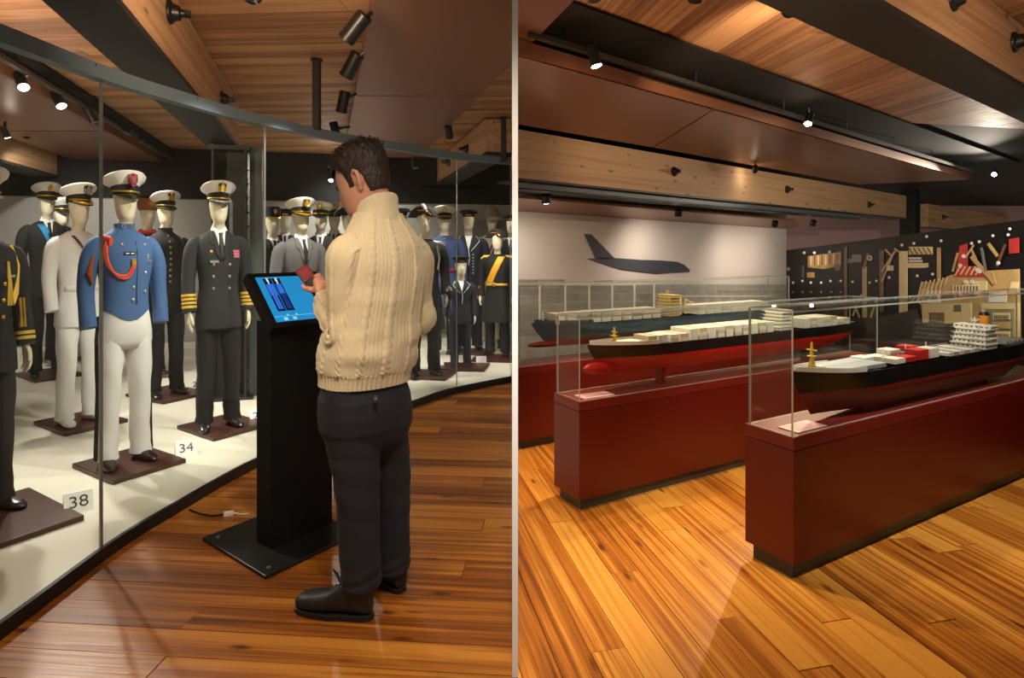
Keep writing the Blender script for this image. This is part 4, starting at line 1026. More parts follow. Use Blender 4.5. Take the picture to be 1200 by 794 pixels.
HX = Matrix.Translation(mp(439, 245, .01)) @ Matrix.Rotation(yaw, 4, 'Z') @ Matrix.Translation((0, .0, 0)) @ Matrix.Rotation(math.radians(24), 4, 'X') @ Matrix.Scale(HEAD_S, 4) @ Matrix.Translation((0, 0, .0))
body = MB()
hm = MB().rings([[head_pt(i / HM, 2 * PI * k / HN) for k in range(HN)] for i in range(HM + 1)])
hm.xf(HX); body.add(hm.v, hm.f)
for sx in (-1, 1):      # ears: rim, bowl and lobe
    em = MB()
    em.tube([(sx * .072, .020, .072), (sx * .082, .026, .085), (sx * .088, .034, .105), (sx * .090, .034, .122), (sx * .085, .022, .132), (sx * .078, .010, .126), (sx * .073, .006, .112)], [.008, .008, .0075, .0075, .0075, .0065, .006], 10)
    em.ball((sx * .074, .022, .098), (.007, .018, .028), 12, 8); em.ball((sx * .073, .017, .070), (.007, .010, .012), 10, 8)
    em.xf(HX); body.add(em.v, em.f)
neck0 = HX @ V((0, .022, -.03))
sh_c = mp(447, 300, .0)
SHL, SHR = sh_c + LT * .150, sh_c - LT * .155
pel = mp(430, 455, 0)
limb(body, [sh_c + V((0, 0, -.02)), sh_c + V((0, 0, .06)), neck0], [.07, .062, .058], 8)
limb(body, [pel + V((0, 0, -.06)), pel + V((0, 0, .08)), pel.lerp(sh_c, .55), sh_c + V((0, 0, -.05)), sh_c + V((0, 0, .03))], [.12, .115, .12, .11, .06], 16, 24)
# --- legs (inside the trousers) down to the ankles
hipL, hipR = mp(413, 478, -.06), mp(447, 478, .07)
kneL, kneR = mp(419, 580, -.075), mp(457, 578, .10)
ankL, ankR = mp(424, 688, -.06), mp(459, 668, .12)
for h, k, a in ((hipL, kneL, ankL), (hipR, kneR, ankR)):
    limb(body, [h + V((0, 0, .08)), h, h.lerp(k, .5), k, k.lerp(a, .4), a + V((0, 0, .06)), a + V((0, 0, .04))], [.08, .08, .07, .055, .052, .036, .030], 18, 16)
# --- arms and hands
elL = mp(405, 384, -.09); wrL = mp(381, 352, .10)
elR = mp(486, 366, .20); wrR = mp(432, 352, .40)
for s_, e_, w_ in ((SHL, elL, wrL), (SHR, elR, wrR)):
    limb(body, [s_, s_.lerp(e_, .5), e_, e_.lerp(w_, .5), w_, w_ + (w_ - e_).normalized() * .03], [.058, .05, .042, .038, .029, .027], 14, 14)
# left hand closed round the lower end of the handset
GC = mp(370, 337, .165)                    # centre of the grip
dev_ax = (mp(353, 303, .185) - mp(374, 331, .165)).normalized()
wd = (GC - wrL).normalized()
KW = V((0.80, 0.55, 0.25)).normalized(); KW = (KW - dev_ax * KW.dot(dev_ax)).normalized()     # across the handset, away from the palm side
KP = dev_ax.cross(KW).normalized()
def H(a, b, c): return GC + dev_ax * a + KW * b + KP * c
palm_side = 1 if (wrL - GC).dot(KP) > 0 else -1
ps_ = palm_side
body.tube([wrL, wrL.lerp(H(-.02, .0, .034 * ps_), .5), H(-.012, .012, .036 * ps_), H(.018, .018, .034 * ps_)], [.028, .033, .040, .030], 12, flat=.62, side=tuple(dev_ax))
for k, (a, L) in enumerate(((.034, 1.0), (.013, 1.06), (-.009, 1.0), (-.029, .85))):
    body.tube([H(a, .012, .030 * ps_), H(a + .002, .036, .022 * ps_), H(a + .003, .043, -.002 * ps_), H(a + .002, .034, -.021 * ps_ * L), H(a, .012, -.024 * ps_)], [.0112, .0106, .0098, .0090, .0072], 10)
body.tube([H(-.028, -.006, .036 * ps_), H(-.006, -.034, .030 * ps_), H(.018, -.040, .006 * ps_), H(.040, -.034, -.012 * ps_)], [.015, .0132, .0118, .0085], 10)
# right hand, relaxed in front of the chest
rd = (wrR - elR).normalized()
body.tube([wrR, wrR + rd * .04, wrR + rd * .09], [.027, .036, .034], 12, flat=.55, side=(0, 0, 1))
for k, (o_, L) in enumerate(((.03, .068), (.011, .078), (-.009, .072), (-.028, .055))):
    b_ = wrR + rd * .085 + V((0, 0, o_)); f_ = V((0, -.3, -.1))
    body.tube([b_, b_ + rd * L * .45, b_ + rd * L * .8 + f_ * .03, b_ + rd * L + f_ * .07], [.0098, .0092, .0084, .0065], 8)
body.tube([wrR + rd * .02 + V((0, 0, .022)), wrR + rd * .05 + V((0, -.02, .045)), wrR + rd * .085 + V((0, -.03, .052))], [.014, .012, .009], 8)
bo = body.build('body', 'skin', man, smooth=True)
rm = bo.modifiers.new('remesh', 'REMESH'); rm.mode = 'VOXEL'; rm.voxel_size = .0042; rm.use_smooth_shade = True
sm_ = bo.modifiers.new('smooth', 'SMOOTH'); sm_.factor = .5; sm_.iterations = 2
# hair: a cap that thickens towards the crown and quiff, with tousled locks
def hair_t(v, a):
    z = crom(HR, v)[0]; y = math.sin(a); x = abs(math.cos(a))
    line = .176 if y < -.60 else (.176 + (y + .60) / .30 * (.150 - .176) if y < -.30 else (.150 + (y + .30) / .14 * (.090 - .150) if y < -.16 else (.090 if y < .05 else (.118 if y < .30 else .118 - min(1, (y - .30) / .35) * .085))))
    d = (z - line)
    if d < -.006: return -1
    top = min(1, max(0, (z - .12) / .09)); front = max(0, -y)
    th = .001 + min(1, max(d, 0) / .03) * .004 + top * .016 + front * top * .008
    p = V((math.cos(a) * 9, math.sin(a) * 9, z * 60))
    return th + (noise.noise(p) * .006 + noise.noise(p * 2.3) * .004) * (.35 + top)
NH, MH = 150, 90
mb = MB(); idx = {}; 
for i in range(MH + 1):
    for k in range(NH):
        v, a = .45 + .55 * i / MH, 2 * PI * k / NH
        q = hair_t(v, a)
        if q > -1:
            p = head_pt(v, a); c = V((0, .01, .10)); n_ = (p - c); n_.z *= 1.0; n_.normalize()
            idx[i, k] = len(mb.v); mb.v.append(HX @ (p + n_ * max(q, .0005)))
for i in range(MH):
    for k in range(NH):
        q = [(i, k), (i, (k + 1) % NH), (i + 1, (k + 1) % NH), (i + 1, k)]
        if all(c in idx for c in q): mb.f.append(tuple(idx[c] for c in q)); mb.mi.append(0)
rr_ = random.Random(4)
for _ in range(420):
    a = rr_.uniform(0, 2 * PI); v = rr_.uniform(.80, .985)
    if hair_t(v, a) < 0: continue
    p = head_pt(v, a); c = V((0, .01, .08)); n_ = (p - c).normalized(); n_ = (n_ + V((rr_.gauss(0, .35), rr_.gauss(-.45 if math.sin(a) < .3 else .1, .35), rr_.gauss(.1, .2)))).normalized()
    L = rr_.uniform(.018, .036); s = p + (p - c).normalized() * .010
    mb.tube([HX @ s, HX @ (s + n_ * L * .6), HX @ (s + n_ * L + V((0, -.006, -.004)))], [.0032, .0024, .0006], 5)
mb.build('hair', 'hair', man, smooth=True, angle=180)
mb = MB()
for sx in (-1, 1):
    pts = []
    for i in range(9):
        x = sx * (.012 + .036 * i / 8); z = .126 + .005 * math.sin(PI * i / 8)
        a = math.atan2(-math.sqrt(max(0.0, 1 - (x / .0755) ** 2)), x / .0755)
        v = min(range(200), key=lambda u: abs(crom(HR, u / 200)[0] - z)) / 200
        pts.append(HX @ (head_pt(v, a) + V((0, -.002, 0))))
    mb.tube(pts, [.002, .0035, .004, .004, .004, .0036, .003, .002, .001], 6)
mb.build('eyebrows', 'hair', man)

# sweater: real cable relief on the knit
def cable(u, v, ncol, pitch):
    c = u * ncol; f = c - math.floor(c); i = int(math.floor(c)) % 3
    if i == 0:      # twisted cable
        ph = v * pitch * 2 * PI; x = (f - .5) * 2
        s1 = math.exp(-((x - .42 * math.sin(ph)) / .36) ** 2); s2 = math.exp(-((x - .42 * math.sin(ph + PI)) / .36) ** 2)
        return max(s1 * (1 + .25 * math.cos(ph)), s2 * (1 - .25 * math.cos(ph))) * .0068
    return (.5 - .5 * math.cos(f * 2 * PI * 2)) * .0024 - .0008
kn = bpy.data.materials.new('knit'); kn.use_nodes = True; MATS['knit'] = kn
nt = kn.node_tree; bs = nt.nodes['Principled BSDF']; bs.inputs['Base Color'].default_value = S(224, 208, 174); bs.inputs['Roughness'].default_value = .9; bs.inputs['Sheen Weight'].default_value = .25
tc = nt.nodes.new('ShaderNodeTexCoord'); vo = nt.nodes.new('ShaderNodeTexVoronoi'); vo.inputs['Scale'].default_value = 210; bp = nt.nodes.new('ShaderNodeBump'); bp.inputs['Strength'].default_value = .35; bp.inputs['Distance'].default_value = .003
nt.links.new(tc.outputs['Object'], vo.inputs['Vector']); nt.links.new(vo.outputs['Distance'], bp.inputs['Height']); nt.links.new(bp.outputs[0], bs.inputs['Normal'])
sw = MB()
# torso rows: px centre, py, dy, half lateral, half depth
TR = [(428, 447, 0, .178, .146), (429, 436, 0, .180, .150), (430, 426, 0, .188, .158), (433, 405, 0, .190, .158), (437, 375, 0, .180, .142), (442, 345, 0, .176, .138), (446, 315, 0, .174, .134), (447, 292, 0, .168, .122), (446, 277, 0, .148, .104), (444, 262, .005, .112, .088), (442, 250, .01, .088, .080)]
rows = []
for px, py, dy, a, b in TR:
    p = mp(px, py, dy); rows.append([p.x, p.y, p.z, a, b])
NU, NV = 240, 150; rs = []
for i in range(NV + 1):
    x, y, z, a, b = crom(rows, i / NV); r = []
    for k in range(NU):
        th_ = 2 * PI * k / NU; c, s = math.cos(th_), math.sin(th_)
        ex = 2 / 2.3; lx, fw = a * math.copysign(abs(c) ** ex, c), b * math.copysign(abs(s) ** ex, s)
        n_ = (LT * (c / a) + FW * (s / b)).normalized()
        tt = i / NV
        if tt < .16: d = .003 * math.sin(k / NU * 2 * PI * 60) - .001
        else:
            d = cable(k / NU, tt, 36, 13)
            wv_ = V((x, y, z)) + LT * lx + FW * fw
            d += .010 * noise.noise(V((lx * 6, fw * 6, z * 16))) * max(0, 1 - abs(tt - .30) / .3) + .006 * noise.noise(V((lx * 9, fw * 9, z * 9 + 4)))
        r.append(V((x, y, z)) + LT * lx + FW * fw + n_ * d)
    rs.append(r)
sw.rings(rs)
def sleeve(s_, e_, w_, bend):
    pts = [s_ - (s_ - sh_c) * .28 + V((0, 0, .012)), s_ + V((0, 0, -.005)), s_.lerp(e_, .40), s_.lerp(e_, .8), e_ + bend, e_.lerp(w_, .30) + bend * .5, e_.lerp(w_, .65), e_.lerp(w_, .90), w_, w_ + (w_ - e_).normalized() * .012]
    rad = [.074, .078, .074, .068, .070, .066, .058, .052, .047, .042]
    rws = [list(p) + [r] for p, r in zip(pts, rad)]; N, n = 120, 110
    Q = [crom(rws, i / N) for i in range(N + 1)]; up = None; rs = []
    for i, q in enumerate(Q):
        a, b = V(Q[max(i - 2, 0)][:3]), V(Q[min(i + 2, N)][:3]); tt = (b - a).normalized()
        if up is None: up = V((0, 1, .01))
        up = (up - tt * up.dot(tt)).normalized(); bb = tt.cross(up); r = []
        for k in range(n):
            a_ = 2 * PI * k / n; v = i / N
            if v > .93: d = .0025 * math.sin(a_ * 26)
            else: d = cable(k / n, v, 18, 11) + .008 * math.sin(v * 60 + 1.5 * math.sin(a_)) * max(0, 1 - abs(v - .50) / .14) + .006 * noise.noise(V((a_ * 1.2, v * 9, s_.x * 5)))
            r.append(V(q[:3]) + (up * math.cos(a_) + bb * math.sin(a_)) * (q[3] + d))
        rs.append(r)
    sw.rings(rs)
sleeve(SHL, elL, wrL, (elL - wrL).normalized() * .02 + V((0, 0, -.02)))
sleeve(SHR, elR, wrR, (elR - wrR).normalized() * .02 + V((0, 0, -.02)))
swo = sw.build('sweater', 'knit', man, smooth=True, angle=180)
# folded turtleneck
mb = MB(); rs = []
CR = [(443, 269, .104, .092), (442, 262, .097, .092), (441.5, 255, .084, .090), (441.5, 247, .080, .088), (442, 241, .079, .087), (442, 237.5, .075, .083), (442, 240, .068, .076), (442, 248, .064, .072)]
for i in range(29):
    px, py, a, b = crom(CR, i / 28); p = mp(px, py, .01); r = []
    for k in range(140):
        th_ = 2 * PI * k / 140; c, s = math.cos(th_), math.sin(th_)
        d = .0016 * math.sin(th_ * 44) * (1 if i < 20 else 0)
        q = p + LT * (a + d) * c + FW * (b + d) * s
        q.z += -.038 * s * (1 if i > 2 else .6) * 1.0
        r.append(q)
    rs.append(r)
mb.rings(rs, cap=False).build('turtleneck', 'knit', swo, smooth=True, angle=180)

# trousers
tm = MB()
def tfold(side):
    def f(v, a):
        k = 1 + .018 * math.sin(3 * a + v * 18 + side)
        if v > .72: k += .035 * math.sin(v * 85 + 2 * math.sin(a + side)) * min(1, (v - .72) / .15)
        if .40 < v < .66: k += .022 * math.sin(v * 60 + a * 1.5)
        return k
    return f
for side, (h, k, a) in enumerate(((hipL, kneL, ankL), (hipR, kneR, ankR))):
    limb(tm, [h + V((0, 0, .14)), h + V((0, 0, .06)), h + V((0, 0, -.08)), h.lerp(k, .55), k, k.lerp(a, .45), k.lerp(a, .85), a + V((0, 0, .012))], [.095, .108, .108, .096, .083, .079, .076, .075], 60, 40, tfold(side))
rs = []
for px, py, dy, aa, bb_ in ((428, 430, 0, .150, .120), (428, 446, 0, .162, .131), (428, 462, 0, .180, .148), (429, 480, 0, .186, .150), (430, 496, 0, .186, .142), (431, 512, 0, .165, .12), (431, 522, 0, .11, .085)):
    p = mp(px, py, dy); r = []
    for k in range(48):
        th_ = 2 * PI * k / 48; c, s = math.cos(th_), math.sin(th_)
        r.append(p + LT * (aa * math.copysign(abs(c) ** .85, c)) + FW * (bb_ * math.copysign(abs(s) ** .85, s)))
    rs.append(r)
tm.rings(rs)
tro = tm.build('trousers', 'trouser_navy', man, smooth=True, angle=180)
rm = tro.modifiers.new('remesh', 'REMESH'); rm.mode = 'VOXEL'; rm.voxel_size = .006; rm.use_smooth_shade = True
sm_ = tro.modifiers.new('smooth', 'SMOOTH'); sm_.factor = .5; sm_.iterations = 3
nb = V((.30, -.95, 0)).normalized()
bp_ = mp(440, 466, -.158)
MB().tube([bp_, bp_ + nb * .012], [.010, .009], 16).build('pocket_button', mat('button_grey', S(70, 74, 80), .4, .3), tro, smooth=True)
MB().tube([bp_ + nb * .012, bp_ + nb * .0135], [.0045, .004], 12).build('button_centre', 'silver', tro)

# boots
def boot(name, heel, toe, ank, lace):
    d = (toe - heel); d.z = 0; L = d.length; d.normalize(); ang = math.atan2(d.x, -d.y)
    mb = MB(); rs = []
    secs = [(.004, .026, .0, .10), (-.012, .033, .0, .125), (-.05, .038, .0, .130), (-.09, .039, .0, .120), (-.125, .041, .0, .096), (-.165, .046, .0, .072), (-.21, .050, .0, .062), (-.25, .048, .0, .056), (-.28, .038, .002, .046), (-.298, .020, .006, .032), (-.302, .006, .012, .022)]
    for y, wx, z0, z1 in secs:
        r = []
        for k in range(20):
            a = 2 * PI * k / 20; c, s = math.cos(a), math.sin(a)
            r.append(V((wx * math.copysign(abs(c) ** .8, c), y * L / .30, .018 + z0 + (z1 - z0) * (.5 + .5 * math.copysign(abs(s) ** .75, s)))))
        rs.append(r)
    mb.rings(rs)
    mt = Matrix.Translation((heel.x, heel.y, 0)) @ Matrix.Rotation(ang, 4, 'Z')
    mb.xf(mt)
    top = V((ank.x, ank.y, .20)); base = (mt @ V((0, -.05, .10))).lerp(V((ank.x, ank.y, .10)), .6)
    mb.tube([base + V((0, 0, -.05)), base, base.lerp(top, .6), top], [.05, .054, .054, .057], 20)
    o = mb.build('boot', 'boot', man, smooth=True)
    rm = o.modifiers.new('remesh', 'REMESH'); rm.mode = 'VOXEL'; rm.voxel_size = .0045; rm.use_smooth_shade = True
    s_ = o.modifiers.new('smooth', 'SMOOTH'); s_.iterations = 2
    so = MB(); outl = [(.010, 0)] 
    pl = []
    for k in range(28):
        a = 2 * PI * k / 28; y = -.145 + .158 * math.sin(a); wx = .049 * abs(math.cos(a)) ** .55 * (1.06 if y < -.14 else .86); pl.append((math.copysign(wx, math.cos(a)), y * L / .30))
    so.prism(pl, .0, .022); so.xf(mt); so.build('sole', 'matte_black', o, bevel=.003)
    if lace:
        q = mt @ V((0, -.12, .135))
        MB().tube([q + V((.0, 0, -.02)), q + V((-.02, 0, .02)), q + V((-.028, -.01, .045)), q + V((-.012, -.01, .03)), q + V((.004, 0, -.01))], .003, 6).build('lace', 'matte_black', o, smooth=True)
        for i in range(4): 
            c0 = mt @ V((-.022, -.10 - .022 * i, .130 - .016 * i)); c1 = mt @ V((.022, -.10 - .022 * i, .130 - .016 * i))
            MB().tube([c0, (c0 + c1) / 2 + V((0, 0, .012)), c1], .003, 6).build('lace', 'matte_black', o, smooth=True)
def fl(px, py): p = on(px, py); return V((p.x - BX, p.y - BY, 0))
boot('boot', fl(434, 724), fl(348, 713), ankL, True)
boot('boot', fl(470, 694), fl(440, 668), ankR, False)

# the handset in his hand
t = thing('audio_handset', 'small dark red and black handset held in the man\'s hand', 'handset', tuple(V((BX, BY, 0)) + GC))
RM = Matrix((KW, KP, dev_ax)).transposed().to_4x4()
mb = MB(); mb.box((0, 0, .075), (.058, .016, .072)); mb.xf(RM); mb.build('upper_shell', mat('handset_red', S(126, 24, 34), .4), t, bevel=.004)
mb = MB(); mb.box((0, 0, -.010), (.056, .017, .098)); mb.xf(RM); mb.build('lower_shell', mat('handset_black', S(34, 30, 32), .35), t, bevel=.006)
mb = MB(); mb.tube([(0, -.011, .030), (0, .011, .030)], [.018, .018], 18); mb.xf(RM); mb.build('dial', 'matte_black', t, smooth=True)
mb = MB(); mb.box((.0, -.0085, .082), (.036, .001, .034)); mb.xf(RM); mb.build('face_panel', mat('handset_face', S(150, 40, 48), .35), t)

# ------------------------------------------------------------------ ship cases
DL = V((.87, .493, 0)).normalized(); DN = V((-DL.y, DL.x, 0))
def show_case(label, A, L, W, z_top, z_joint, z_glass, z_toe, quad=None):
    """plinth with loose top slab, recessed toe kick and a five-pane glass hood; A = nearest corner"""
    ang = math.atan2(DL.y, DL.x)
    t = thing('ship_display_case', label, 'display case', (A[0], A[1], 0), ang)
    q = quad or [(0, 0), (L, 0), (L, W), (0, W)]
    cx, cy = sum(p[0] for p in q) / 4, sum(p[1] for p in q) / 4
    def inset(d):
        o = []
        for i, p in enumerate(q):
            a, b = V(q[i - 1]), V(q[(i + 1) % 4]); p = V(p); u, v = (a - p).normalized(), (b - p).normalized()
            o.append(p + (u + v) * d / max(.2, abs(u.cross(v)) if hasattr(u, 'cross') else 1))
        return [(p.x, p.y) for p in o]
    MB().prism(inset(.025), 0, z_toe + .002).build('toe_kick', 'toe_kick', t)
    MB().prism(q, z_toe, z_joint - .004).build('plinth_body', 'red_paint', t, bevel=.002)
    MB().prism(inset(.004), z_joint - .006, z_joint).build('joint_shadow_gap', 'black', t)
    MB().prism(q, z_joint, z_top).build('plinth_top', 'red_top', t, bevel=.002)
    g = inset(.010); th_ = .008
    for i in range(4):
        a, b = V(g[i]), V(g[(i + 1) % 4]); u = (b - a).normalized(); n = V((-u.y, u.x)); 
        a2, b2 = a + u * .0005 + n * 0, b - u * (th_ + .0005)
        pts = [a2, b2, b2 + n * th_, a2 + n * th_]
        mb = MB().prism([(p.x, p.y) for p in pts], z_top + .0005, z_glass - th_ - .0005)
        mb.mi = [1, 1, 0, 1, 0, 1]
        mb.build('glass_pane', ['glass', 'glass_edge'], t)
    mb = MB().prism(g, z_glass - th_, z_glass); mb.mi = [0, 0, 1, 1, 1, 1]
    mb.build('glass_lid', ['glass', 'glass_edge'], t)
    return t
AR, AM = V((1.195, 2.46, 0)), V((.3625, 3.12, 0))
LR, LM, LF = 2.80, 2.90, 3.05
cR = show_case('nearest red ship case, lowest right, with a black and red cargo ship', AR, LR, .245, .612, .556, 1.148, .07)
cM = show_case('middle red ship case holding the black-hulled container ship with red bulb bow', AM, LM, .245, .592, .542, 1.045, .062)
AF = V((.035, 4.085, 0))
cF = show_case('farthest red ship case, ending at the partition, with a blue-hulled container ship', AF, LF, .26, .585, .535, 1.165, .06,
               quad=[(0, 0), (LF, 0), (LF, .26), (.26 * DN.x * -1 / DL.x, .26)])
def caption(A, s, n, z, label, ang=0.0):
    p = A + DL * s + DN * n
    t = thing('caption_plate', label, 'plate', (p.x, p.y, z), math.atan2(DL.y, DL.x) + ang)
    MB().box((0, 0, .003), (.21, .10, .006)).build('plate', mat('caption_pink', S(236, 190, 196), .35), t, bevel=.001)
    for k in range(5): MB().box((-.01 + .0 * k, .032 - .015 * k, .0062), (.15 - .02 * (k % 2), .004, .0005)).build('text_line', mat('caption_ink', S(170, 120, 124), .6), t)
caption(AR, .17, .075, .612, 'pale caption plate in the corner of the nearest ship case')
caption(AM, .16, .075, .592, 'pale caption plate in the corner of the middle ship case')

# ------------------------------------------------------------------ ships
mat('hull_black', S(24, 22, 24), .35); mat('hull_red', S(170, 26, 26), .35); mat('hull_maroon', S(110, 34, 24), .4); mat('hull_blue', S(44, 76, 98), .4)
mat('deck_grey', S(150, 152, 152), .6); mat('ship_white', S(232, 230, 222), .5); mat('ship_yellow', S(222, 206, 150), .5); mat('mast_yellow', S(226, 190, 70), .5)
mat('funnel_orange', S(206, 132, 44), .5); mat('box_white', S(224, 222, 214), .55, var=.06, bscale=30); mat('box_cream', S(206, 190, 164), .55); mat('box_red', S(190, 36, 40), .5); mat('box_grey', S(126, 130, 132), .55); mat('box_teal', S(60, 96, 106), .5)
mat('window_dark', S(30, 36, 42), .2); mat('hull_line', S(214, 212, 204), .5)
def hull(par, L, B, z_keel, z_wl, z_deck, mat_up, mat_lo, bulb=True, sheer=.02, deck='deck_grey', flare=.35, white_bow=None):
    """bow at x = 0, stern at x = L; three pieces: topsides, bottom, deck"""
    N, K = 44, 9
    def hb(t, f):       # half breadth at station t and height fraction f (0 keel..1 deck)
        bow = min(1, (t / (.30 - .12 * f)) if t > 0 else 0); bow = math.sin(bow * PI / 2) ** (.85 + .5 * (1 - f))
        st = min(1, (1 - t) / .12); st = (st ** .5) * (1 - .55 * f) + .55 * f if st < 1 else 1
        bilge = min(1, .62 + .9 * f) if f < .45 else 1
        return B / 2 * bow * max(st, .0) * bilge
    def stn(x, za, zb, fa, fb):
        t = x / L; r = []
        for k in range(K + 1):
            q = k / K; f = fa + (fb - fa) * q
            r.append((hb(t, f), za + (zb - za) * q))
        return r
    def skin(fa, fb, za_fn, zb_fn, rake):
        mb = MB(); rs = []
        for i in range(N + 1):
            t = (i / N) ** 1.25; r = []
            pts = []
            for k in range(K + 1):
                q = k / K; f = fa + (fb - fa) * q
                x0 = rake(f); x1 = L - .05 * L * max(0, .35 - f) / .35 * 1.2
                x = x0 + (x1 - x0) * t
                pts.append((x, max(hb(t, f), .0012), za_fn(t) + (zb_fn(t) - za_fn(t)) * q))
            r = [V((x, -y, z)) for x, y, z in pts] + [V((x, y, z)) for x, y, z in pts[::-1]]
            rs.append(r)
        return mb.rings(rs)
    rake = lambda f: .018 * L + .030 * L * (1 - f) if True else 0
    rake = lambda f: .060 * L * (1 - f) ** 1.2
    dk = lambda t: z_deck + sheer * max(0, 1 - t / .22) ** 1.5 + .35 * sheer * max(0, (t - .85) / .15)
    fw = (z_wl - z_keel) / (z_deck - z_keel)
    up = skin(fw, 1.0, lambda t: z_wl, dk, rake).build('hull_topsides', mat_up, par, smooth=True, angle=50)
    lo = skin(0.0, fw, lambda t: z_keel + (.30 * (z_wl - z_keel) * max(0, (t - .86) / .14) ** 1.3), lambda t: z_wl, rake)
    if bulb: lo.ball((.045 * L, 0, z_keel + .42 * (z_wl - z_keel)), (.058 * L, .030, .42 * (z_wl - z_keel)), 18, 12)
    low = lo.build('hull_bottom', mat_lo, par, smooth=True, angle=50)
    mb = MB(); rs = []
    for i in range(N + 1):
        t = (i / N) ** 1.25; x = rake(1) + (L - rake(1)) * t; y = max(hb(t, 1) - .003, .001); z = dk(t)
        rs.append([V((x, -y, z)), V((x, y, z)), V((x, y, z - .004)), V((x, -y, z - .004))])
    d = mb.rings(rs).build('deck', deck, par)
    # bulwark forward and a rail line
    mb = MB()
    for s in (-1, 1):
        rs = []
        for i in range(16):
            t = .012 + .17 * i / 15; x = L * t; y = hb(t, 1) - .0005; z = dk(t)
            rs.append([V((x, s * y, z)), V((x, s * (y + .001), z + .022)), V((x, s * (y - .002), z + .022)), V((x, s * (y - .003), z))])
        mb.rings(rs)
    mb.build('bulwark', white_bow or mat_up, par)
    return dk, hb, low
def rudder(par, L, z_keel, z_wl, m):
    mb = MB(); mb.box((L * .955, 0, (z_keel * .62 + z_wl * .38)), (.035 * 1.0, .006, (z_wl - z_keel) * .62)); mb.build('rudder', m, par)
    mb = MB(); c = V((L * .925, 0, z_keel + .35 * (z_wl - z_keel)))
    mb.ball(tuple(c), .008, 10, 6)
    for k in range(4):
        a = k * PI / 2 + .4; mb.slab([c, c + V((.004, .022 * math.cos(a) - .006 * math.sin(a), .022 * math.sin(a) + .006 * math.cos(a))), c + V((-.004, .022 * math.cos(a) + .006 * math.sin(a), .022 * math.sin(a) - .006 * math.cos(a)))], V((.002, 0, 0)))
    mb.build('propeller', 'gold', par)
def superstructure(par, x, z, w, d, levels, h, m, name='deckhouse', wing=True):
    mb = MB(); 
    for k in range(levels):
        s = 1 - .05 * k; mb.box((x + .006 * k, 0, z + h * (k + .5)), (d * s, w * s, h * .90)); mb.box((x + .006 * k, 0, z + h * (k + .97)), (d * s + .012, w * s + .012, h * .08))
    if wing: mb.box((x + .006 * levels, 0, z + h * (levels + .42)), (d * .7, w * 1.08, h * .85))
    o = mb.build(name, m, par)
    wm = MB()
    for k in range(levels + (1 if wing else 0)):
        s = 1 - .05 * k if k < levels else .7; ww = w * (1 - .05 * k if k < levels else 1.04)
        n = 7
        for i in range(n):
            y = -ww * .42 + ww * .84 * i / (n - 1)
            wm.box((x + .006 * k - d * s / 2, y, z + h * (k + .5)), (.003, ww * .055, h * .24))
        for i in range(5):
            xx = x + .006 * k - d * s * .36 + d * s * .72 * i / 4
            for sy in (-1, 1): wm.box((xx, sy * ww * (.5 if k < levels else .52), z + h * (k + .5)), (d * .07, .003, h * .22))
    wm.build('windows', 'window_dark', o)['kind'] = 'stuff'
    top = z + h * (levels + (.85 if wing else 0))
    mm = MB(); mm.tube([(x + .01, 0, top), (x + .01, 0, top + h * 1.6)], [.005, .003], 8); mm.box((x + .01, 0, top + h * 1.1), (.004, w * .34, .004)); mm.box((x + .01, 0, top + h * .8), (.02, .03, .004))
    mm.build('radar_mast', m, o)
    rm_ = MB()
    for k in range(1, levels + 1):
        zz = z + h * k + h * .22
        for sy in (-1, 1): rm_.tube([(x - d * .5, sy * (w * .5 + .004), zz), (x + d * .5, sy * (w * .5 + .004), zz)], .0012, 5)
    rm_.build('railing', m, o)['kind'] = 'stuff'
    return top
def mast(par, x, z, h, m, name='foremast'):
    mb = MB(); mb.tube([(x, 0, z), (x, 0, z + h * .7), (x, 0, z + h)], [.010, .007, .004], 10); mb.box((x, 0, z + h * .72), (.008, .05, .005)); mb.box((x, 0, z + h * .5), (.03, .03, .004))
    for s in (-1, 1): mb.tube([(x + .004, s * .022, z), (x, 0, z + h * .6)], .003, 6)
    return mb.build(name, m, par, smooth=True)
def cradle(par, L, z0, z1, m='red_top'):
    for f in (.22, .78):
        MB().box((L * f, 0, (z0 + z1) / 2), (.03, .05, z1 - z0)).build('stand', m, par)
SHK = {}
def container(par, x, y, z, lx, ly, lz, m):
    k = (round(lx, 3), round(ly, 3), round(lz, 3), m)
    if k not in SHK:
        mb = MB(); mb.box((0, 0, lz / 2), (lx, ly, lz))
        for i in range(5):
            for s in (-1, 1): mb.box((-lx * .4 + lx * .8 * i / 4, s * ly / 2, lz / 2), (lx * .06, .0016, lz * .86))
        SHK[k] = mb.build('container', m, par); o = SHK[k]
    else: o = SHK[k].copy(); C.objects.link(o); o.parent = par
    o.location = (x, y, z); return o

def ship(label, A, s0, n0, zb):
    p = A + DL * s0 + DN * n0
    return thing('ship_model', label, 'model ship', (p.x, p.y, zb), math.atan2(DL.y, DL.x))
